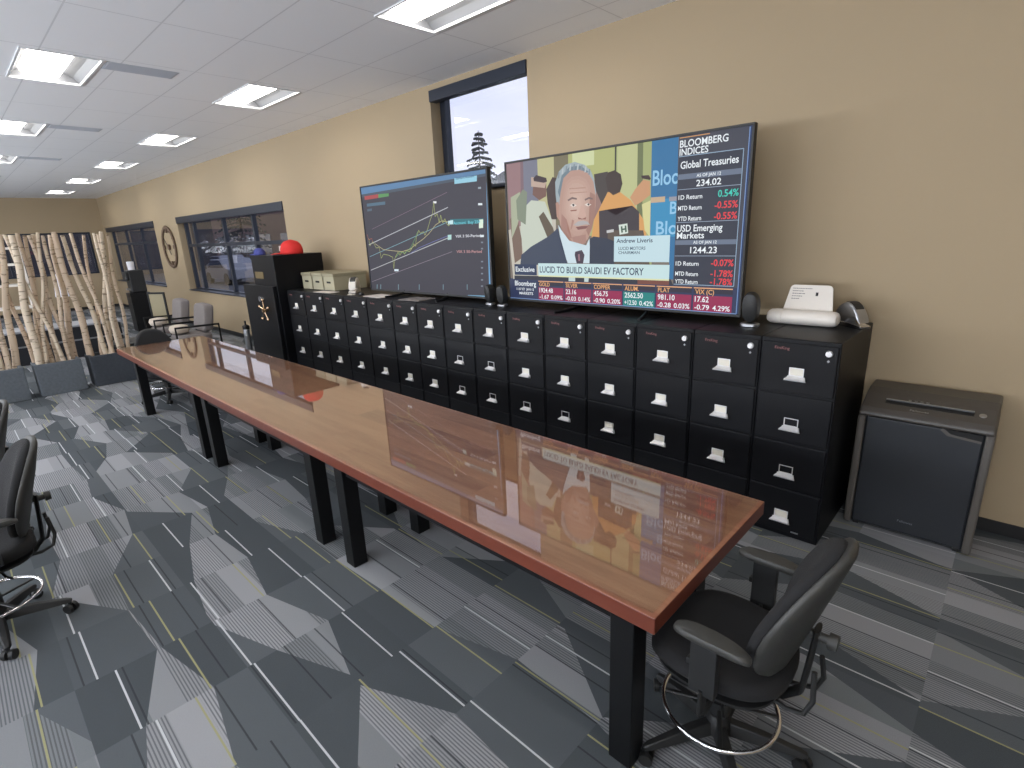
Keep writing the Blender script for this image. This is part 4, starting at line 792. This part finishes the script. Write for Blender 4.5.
# ------------------------------------------------------------------ drafting stools
def make_stool(seat_z=.53):
    r = empty('drafting_chair', (0, 0, 0))
    b = B(); lathe(b, [(.05, .075), (.055, .09), (.05, .13), (.034, .16)], 20)
    for k in range(5):
        a = 2*PI*k/5+.35; d = Vector((math.cos(a), math.sin(a), 0)); s = Vector((-d.y, d.x, 0)); rr = []
        for t, wd, zt, zb in ((.035, .03, .135, .08), (.17, .027, .118, .075), (.30, .02, .092, .066), (.325, .012, .082, .068)):
            p = d*t; rr.append([b.verts.new(p+s*wd+Vector((0, 0, zb))), b.verts.new(p-s*wd+Vector((0, 0, zb))), b.verts.new(p-s*wd*.6+Vector((0, 0, zt))), b.verts.new(p+s*wd*.6+Vector((0, 0, zt)))])
        for p, q2 in zip(rr, rr[1:]): bridge(b, p, q2)
        b.faces.new(rr[0]); b.faces.new(rr[-1][::-1])
    base = obj('star_base', b, M['blackplastic'], r, smooth='auto', bevel=.004)
    for k in range(5):
        a = 2*PI*k/5+.35; c = Vector((math.cos(a), math.sin(a), 0))*.31; u = Vector((math.cos(a+.9), math.sin(a+.9), 0)); b = B()
        for sg in (-1, 1): tube(b, [c+u*sg*.008+Vector((0, 0, .027)), c+u*sg*.027+Vector((0, 0, .027))], .027, 16)
        cyl(b, c+Vector((0, 0, .03)), c+Vector((0, 0, .072)), .009, seg=8); obj('caster', b, M['blackplastic'], base, smooth='auto')
    b = B(); cyl(b, (0, 0, .15), (0, 0, seat_z-.20), .03, seg=20); cyl(b, (0, 0, seat_z-.20), (0, 0, seat_z-.09), .016, seg=16); obj('column', b, M['black'], r, smooth='auto')
    rz_ = .205
    b = B(); tube(b, [(.215*math.cos(2*PI*k/48), .215*math.sin(2*PI*k/48), rz_) for k in range(48)], .0095, 10, closed=True)
    fr = obj('foot_ring', b, M['chrome'], r, smooth=True, label='chrome foot ring')
    b = B(); lathe(b, [(.031, rz_-.03), (.045, rz_-.03), (.045, rz_+.03), (.031, rz_+.03)], 20)
    for k in range(4):
        a = PI/2*k+.4; tube(b, [(.04*math.cos(a), .04*math.sin(a), rz_), (.21*math.cos(a), .21*math.sin(a), rz_)], .010, 8, ry=.006)
    obj('ring_spokes', b, M['blackplastic'], fr, smooth='auto')
    # seat
    b = B()
    def sh_(x, y, z):
        z2 = z+.018*(abs(y)/.25)**2-.035*max(0, -x/.25-.55)**2*3
        return x*(1+.0*y), y*(1-.10*max(0, x/.25)), z2
    pad(b, .245, .252, [(.80, -.03), (.93, -.02), (1, .0), (1.0, .02), (.97, .04), (.88, .052), (.6, .053), (.3, .048), (.08, .046)], 2.9, 48, sh_)
    bmesh.ops.transform(b, matrix=Matrix.Translation((0, 0, seat_z-.03)), verts=b.verts); seat = obj('seat', b, M['fabric'], r, smooth=True)
    b = B(); pad(b, .225, .23, [(.7, 0), (.9, .004), (1, .014), (1, .024)], 2.9, 36); bmesh.ops.transform(b, matrix=Matrix.Translation((0, 0, seat_z-.082)), verts=b.verts); obj('seat_shell', b, M['blackplastic'], seat, smooth='auto')
    b = B(); box(b, -.10, .14, -.07, .07, seat_z-.13, seat_z-.078); box(b, .12, .22, -.035, .035, seat_z-.115, seat_z-.085); obj('tilt_mechanism', b, M['blackplastic'], r, bevel=.008)
    # paddles (bent wire levers)
    for sy in (-1, 1):
        b = B(); tube(b, [(.06, sy*.07, seat_z-.10), (.08, sy*.20, seat_z-.11), (.10, sy*.235, seat_z-.115)], .006, 8); obj('lever', b, M['blackplastic'], r, smooth='auto')
    # back support: bent bar
    b = B(); pts = [(.14, 0, seat_z-.10), (.23, 0, seat_z-.10), (.275, 0, seat_z-.05), (.285, 0, seat_z+.05), (.30, 0, seat_z+.22)]; tube(b, pts, .035, 10, ax=Vector((0, 0, 1)), ry=.010)
    sp_ = obj('back_support', b, M['blackplastic'], r, smooth='auto')
    for sy in (-.045, .045):
        b = B(); tube(b, [(.16, sy, seat_z-.10), (.25, sy*1.5, seat_z-.10), (.305, sy*1.6, seat_z-.08), (.325, sy*1.5, seat_z-.02), (.315, sy, seat_z+.08)], .009, 8); obj('support_loop', b, M['blackplastic'], sp_, smooth='auto')
    b = B(); cyl(b, (.28, 0, seat_z+.19), (.345, 0, seat_z+.19), .016, seg=12); cyl(b, (.335, 0, seat_z+.19), (.362, 0, seat_z+.19), .028, .026, 16); obj('adjuster_knob', b, M['greyplastic'], sp_, smooth='auto')
    # backrest: rounded shield, bent
    def bk(off):
        def f(x, y, z):
            # x = height direction, y = width, z = thickness
            hgt = x; wdt = y*(1-.22*(x/.24)) if x > 0 else y*(1-.10*(x/.24)**2)
            th = z+off+.045*(wdt/.2)**2*-1+.02*math.cos(x/.24*1.5)
            return .235+th+.065*(hgt/.22)+.018*(hgt/.22)**2, wdt, seat_z+.285+hgt*.96
        return f
    b = B(); pad(b, .265, .24, [(.86, .022), (.97, .012), (1, -.005), (.97, -.025), (.86, -.038), (.5, -.045), (.1, -.046)], 2.6, 44, bk(0)); bc = obj('backrest', b, M['fabric'], r, smooth=True)
    b = B(); pad(b, .268, .244, [(1.0, .012), (1.03, .018), (1.01, .034), (.9, .045), (.5, .05), (.1, .05)], 2.6, 44, bk(0)); obj('back_shell', b, M['greyplastic'], bc, smooth=True, label='dark grey plastic back shell')
    # arms
    for sy in (-1, 1):
        b = B(); y = sy*.285; ar = B()
        tube(b, [(.04, sy*.10, seat_z-.095), (.04, sy*.25, seat_z-.095), (.04, y, seat_z-.07), (.04, y, seat_z+.02)], .032, 10, ax=Vector((1, 0, 0)), ry=.010)
        box(b, -.005, .085, y-.018, y+.018, seat_z-.0, seat_z+.208); box(b, -.019, -.005, y-.012, y+.012, seat_z+.095, seat_z+.118)
        arm = obj('arm', b, M['blackplastic'], r, bevel=.003)
        pad(ar, .128, .038, [(.85, -.014), (1, -.006), (1, .006), (.88, .014), (.4, .016)], 3.2, 32, lambda x, y_, z: (x+.02, y_*(1-.25*(x/.135 if x > 0 else 0))+0, z-.016*(x/.135)**2*(1 if x > 0 else .3)))
        bmesh.ops.transform(ar, matrix=Matrix.Translation((.038, y, seat_z+.222)), verts=ar.verts); obj('arm_pad', ar, M['greyplastic'], arm, smooth='auto')
    return r
st = make_stool(.51); st.location = (-.61, 1.75, 0)
tag(st, 'black fabric drafting chair with chrome foot ring at the near end of the table', 'chair', 'black drafting chairs')
for x, y, rz, l in ((-3.85, -.20, math.radians(93), 'black drafting chair at the left edge whose chrome foot ring shows'), (-5.0, -.235, math.radians(97), 'black drafting chair at the left edge behind the nearer one')):
    o = copy_tree(st); o.location = (x, y, 0); o.rotation_euler.z = rz; tag(o, l, 'chair', 'black drafting chairs')
    if y == -.20:
        for c in [q for q in bpy.data.objects if q.parent == o and q.name.startswith('star_base')]: c.rotation_euler.z = math.radians(33)

st2 = make_stool(.40); st2.location = (-8.36, 1.84, 0); st2.rotation_euler.z = PI; tag(st2, 'black drafting chair tucked under the far end of the long table', 'chair', 'black drafting chairs')

# ------------------------------------------------------------------ birch pole divider
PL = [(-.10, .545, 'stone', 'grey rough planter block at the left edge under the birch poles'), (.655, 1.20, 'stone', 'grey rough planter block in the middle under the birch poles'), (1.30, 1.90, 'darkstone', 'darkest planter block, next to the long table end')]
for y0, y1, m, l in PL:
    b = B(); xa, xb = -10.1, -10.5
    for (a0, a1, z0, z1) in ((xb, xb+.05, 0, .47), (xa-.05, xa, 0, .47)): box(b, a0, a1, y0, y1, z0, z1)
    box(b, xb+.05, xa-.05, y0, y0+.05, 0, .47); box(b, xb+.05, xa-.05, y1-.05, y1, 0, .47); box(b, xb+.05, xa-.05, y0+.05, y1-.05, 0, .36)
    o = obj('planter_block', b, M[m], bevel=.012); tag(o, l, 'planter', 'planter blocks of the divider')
poles = [(.72, .48, .030), (.83, .73, .034), (.905, .89, .022), (.98, .79, .020), (1.08, .97, .026), (1.17, 1.09, .020), (1.28, 1.17, .030), (1.30, 1.36, .032), (1.40, 1.56, .024), (1.48, 1.63, .020),
         (1.65, 1.50, .018), (1.75, 1.71, .020), (1.86, 1.60, .024), (1.84, 1.79, .022), (1.94, 1.85, .018), (.35, .32, .030), (.55, .40, .026), (.22, .15, .026), (.62, .70, .020), (1.02, 1.14, .022), (.45, .12, .02), (.10, .02, .03), (1.12, .80, .018), (.76, 1.02, .02)]
order = sorted(range(len(poles)), key=lambda k: poles[k][1])
for n_, k in enumerate(order):
    yt, yb_, rad = poles[k]; rad *= 1.3; rn = random.Random(k*5+1); xb = -10.3+rn.uniform(-.13, .13); xt = xb+rn.uniform(-.08, .08); b = B(); pts = []; N = 12
    ztop = 2.27+rn.uniform(-.03, .03); ph = rn.random()*6
    for q in range(N+1):
        t = q/N; wv = .018*math.sin(ph+t*7)*math.sin(PI*t)
        pts.append((xb+(xt-xb)*t+wv, yb_+(yt-yb_)*t+wv*1.4, .362+(ztop-.362)*t))
    tube(b, pts, [rad*(1.15-.3*q/N)*(1+.05*math.sin(q*2.1+ph)) for q in range(N+1)], 10)
    side = 'leftmost planter block' if yb_ < .55 else ('middle planter block' if yb_ < 1.25 else 'dark right planter block')
    lo, hi = ((-1, .55) if yb_ < .55 else ((.55, 1.25) if yb_ < 1.25 else (1.25, 9)))
    same = sorted(p[1] for p in poles if lo <= p[1] < hi); pos = same.index(yb_)
    o = obj('birch_pole', b, M['bark'], smooth='auto')
    tag(o, '%s birch pole from the left in the %s' % (ORD[pos], side), 'pole', 'birch poles of the divider')

# ------------------------------------------------------------------ far area
wc = empty('wall_clock', (-16.5, W-.03, 2.0), 'round skeleton wall clock between the two wide windows', 'clock')
b = B(); tube(b, [(.5*math.cos(2*PI*k/48), 0, .5*math.sin(2*PI*k/48)) for k in range(48)], .045, 8, closed=True, ax=Vector((0, 1, 0)), ry=.022); obj('rim', b, M['brownwood'], wc, smooth='auto')
b = B(); cyl(b, (0, .02, 0), (0, -.03, 0), .07, seg=20); obj('hub', b, M['brownwood'], wc)
for k in range(12):
    a = 2*PI*k/12; big = k % 3 == 0; b = B(); box(b, .36 if big else .42, .48, -.012, .012, -.045 if big else -.014, .045 if big else .014, mx=Matrix.Rotation(a, 4, 'Y')); obj('hour_mark', b, M['brownwood'], wc)
for L_, a in ((.24, .9), (.34, -2.4)):
    b = B(); box(b, -.02, L_, -.028, -.02, -.012, .012, mx=Matrix.Rotation(a, 4, 'Y')); obj('hand', b, M['blackplastic'], wc)

def make_lounge():
    r = empty('reception_chair', (0, 0, 0))      # faces -Y
    b = B(); pad(b, .32, .30, [(.9, 0), (1, .02), (1, .09), (.93, .12), (.5, .13)], 4, 32); bmesh.ops.transform(b, matrix=Matrix.Translation((0, -.02, .33)), verts=b.verts); obj('seat', b, M['greyfab'], r, smooth='auto')
    b = B(); pad(b, .32, .25, [(.9, -.07), (1, -.03), (1, .06), (.93, .09), (.5, .10)], 7, 32, lambda x, y, z: (x, -z+.25+y*.18, y+.72)); obj('backrest', b, M['greyfab'], r, smooth='auto')
    for s in (-1, 1):
        b = B(); x = s*.37
        tube(b, [(x, .36, .02), (x, .36, .60), (x, -.36, .62), (x, -.36, .02)], .022, 6, ry=.012); tube(b, [(x, -.36, .012), (x, .36, .012)], .02, 6, ry=.01); obj('arm_frame', b, M['black'], r)
    b = B(); cyl(b, (-.37, -.2, .31), (.37, -.2, .31), .014, seg=8); cyl(b, (-.37, .2, .31), (.37, .2, .31), .014, seg=8); obj('crossbar', b, M['black'], r)
    return r
lc = make_lounge()
for k, (x, y, rz, l) in enumerate([(-11.2, 3.05, 0, 'grey cushioned reception chair nearest the long table'), (-12.75, 3.1, 0, 'grey cushioned reception chair farther from the table, second in the pair')]):
    o = lc if k == 0 else copy_tree(lc); o.location = (x, y, 0); o.rotation_euler.z = rz; tag(o, l, 'chair', 'grey reception chairs by the wall')
for k, (x, y) in enumerate([(-11.22, 2.85), (-12.77, 2.90)]):
    b = B(); pad(b, .2, .16, [(.5, -.03), (.85, -.01), (1, .05), (.85, .11), (.4, .13)], 2.6, 24); o = obj('throw_pillow', b, M['pillow'], smooth=True); o.location = (x, y, .50)
    tag(o, ['pale throw pillow on the seat of the nearer grey chair', 'pale throw pillow on the seat of the farther grey chair'][k], 'pillow', 'pale pillows on the grey chairs')
tb = empty('coffee_table', (-11.4, 2.15, 0), 'low round black coffee table in front of the grey chairs', 'table')
b = B(); lathe(b, [(.36, .40), (.40, .41), (.40, .44), (.38, .45)], 36); obj('tabletop', b, M['black'], tb, smooth='auto')
b = B(); lathe(b, [(.2, 0), (.19, .02), (.03, .04), (.03, .40)], 24); obj('pedestal', b, M['black'], tb, smooth='auto')
cm = empty('coffee_machine_stand', (-16.1, 3.35, 0), 'tall black drinks machine on a pedestal below the farther wide window', 'machine')
b = B(); box(b, -.21, .21, -.2, .22, 0, .95); obj('pedestal', b, M['black'], cm, bevel=.01)
b = B(); box(b, -.17, .18, -.14, .19, .95, 1.5); obj('machine', b, M['blackplastic'], cm, bevel=.03)
b = B(); box(b, -.19, .19, -.2, -.14, 1.26, 1.46); obj('brew_head', b, M['blackplastic'], cm, bevel=.02)
b = B(); lathe(b, [(.07, 1.5), (.08, 1.68), (.07, 1.70)], 16, (-.05, 0, 0)); obj('hopper', b, M['bulb'], cm, label='pale hopper on top')
b = B(); box(b, -.1, .1, -.2, -.141, 1.02, 1.06); obj('drip_tray', b, M['steel'], cm)
sg = empty('framed_sign', (-14.5, 3.36, 0), 'black framed tan panel standing on the floor beside the drinks machine', 'sign', rz=math.radians(30))
b = B(); box(b, -.20, .20, .0, .012, .30, .98); obj('panel', b, M['tanpanel'], sg)
b = B()
for a in ((-.24, -.20, .0, 1.02), (.20, .24, .0, 1.02)): box(b, a[0], a[1], -.01, .02, a[2], a[3])
box(b, -.20, .20, -.01, .02, .98, 1.02); box(b, -.20, .20, -.01, .02, .26, .30); obj('frame', b, M['black'], sg)
for s in (-1, 1):
    b = B(); box(b, s*.22-.02, s*.22+.02, -.2, .2, 0, .02); obj('foot', b, M['black'], sg)
ps = empty('queue_post', (-8.45, 3.03, 0), 'slim silver post with black cap beside the safe', 'post')
b = B(); lathe(b, [(.14, 0), (.14, .015), (.03, .03)], 24); obj('base', b, M['black'], ps, smooth='auto')
b = B(); cyl(b, (0, 0, .03), (0, 0, .78), .045, seg=16); obj('pole', b, M['steel'], ps, smooth='auto')
b = B(); lathe(b, [(.05, .78), (.05, .83), (.012, .85), (.012, .90), (.02, .905)], 16); obj('cap', b, M['black'], ps, smooth='auto')
rd = empty('reception_desk', (-13.6, .9, 0), 'low black reception desk behind the birch poles', 'desk')
b = B(); box(b, -.35, .35, -2.2, 1.45, 0, .60); obj('body', b, M['darkleather'], rd, bevel=.02)
b = B(); box(b, -.37, .40, -2.22, 1.47, .60, .64); obj('worktop', b, mat('pale_grey_worktop', (150, 152, 158), .5), rd, bevel=.005)
b = B(); box(b, .351, .36, -2.2, 1.45, .33, .36); obj('trim', b, M['steel'], rd)
fl = empty('floor_lamp', (-15.0, 1.80, 0), 'white floor lamp seen between the birch poles', 'lamp')
b = B(); lathe(b, [(.15, 0), (.15, .02), (.012, .03), (.012, 1.1)], 20); obj('pole', b, M['steel'], fl, smooth='auto')
b = B(); lathe(b, [(.16, 1.08), (.11, 1.55)], 20); obj('lamp_shade', b, M['bulb'], fl, smooth='auto')
sv = empty('open_shelf', (-16.5, .65, 0), 'white open shelving seen behind the left birch poles', 'shelf')
for z in (.3, .8, 1.3, 1.75, 2.1):
    b = B(); box(b, -.2, .2, -.75, .75, z, z+.05); obj('shelf_board', b, M['white'], sv)
for y in (-.75, .70):
    b = B(); box(b, -.2, .2, y, y+.05, 0, 2.1); obj('upright', b, M['white'], sv)
for k, (y, h, m) in enumerate(((-.45, .3, 'blackplastic'), (-.1, .25, 'greyfab'), (.3, .34, 'darkleather'))):
    b = B(); box(b, -.12, .12, -.12, .12, 0, h); o = obj('storage_bin', b, M[m], bevel=.01); o.location = (-16.5, .65+y, 1.35); tag(o, ['black bin on the white shelving, left', 'grey bin on the white shelving, middle', 'dark bin on the white shelving, right'][k], 'bin', 'bins on the white shelving')
bpy.context.view_layer.update()
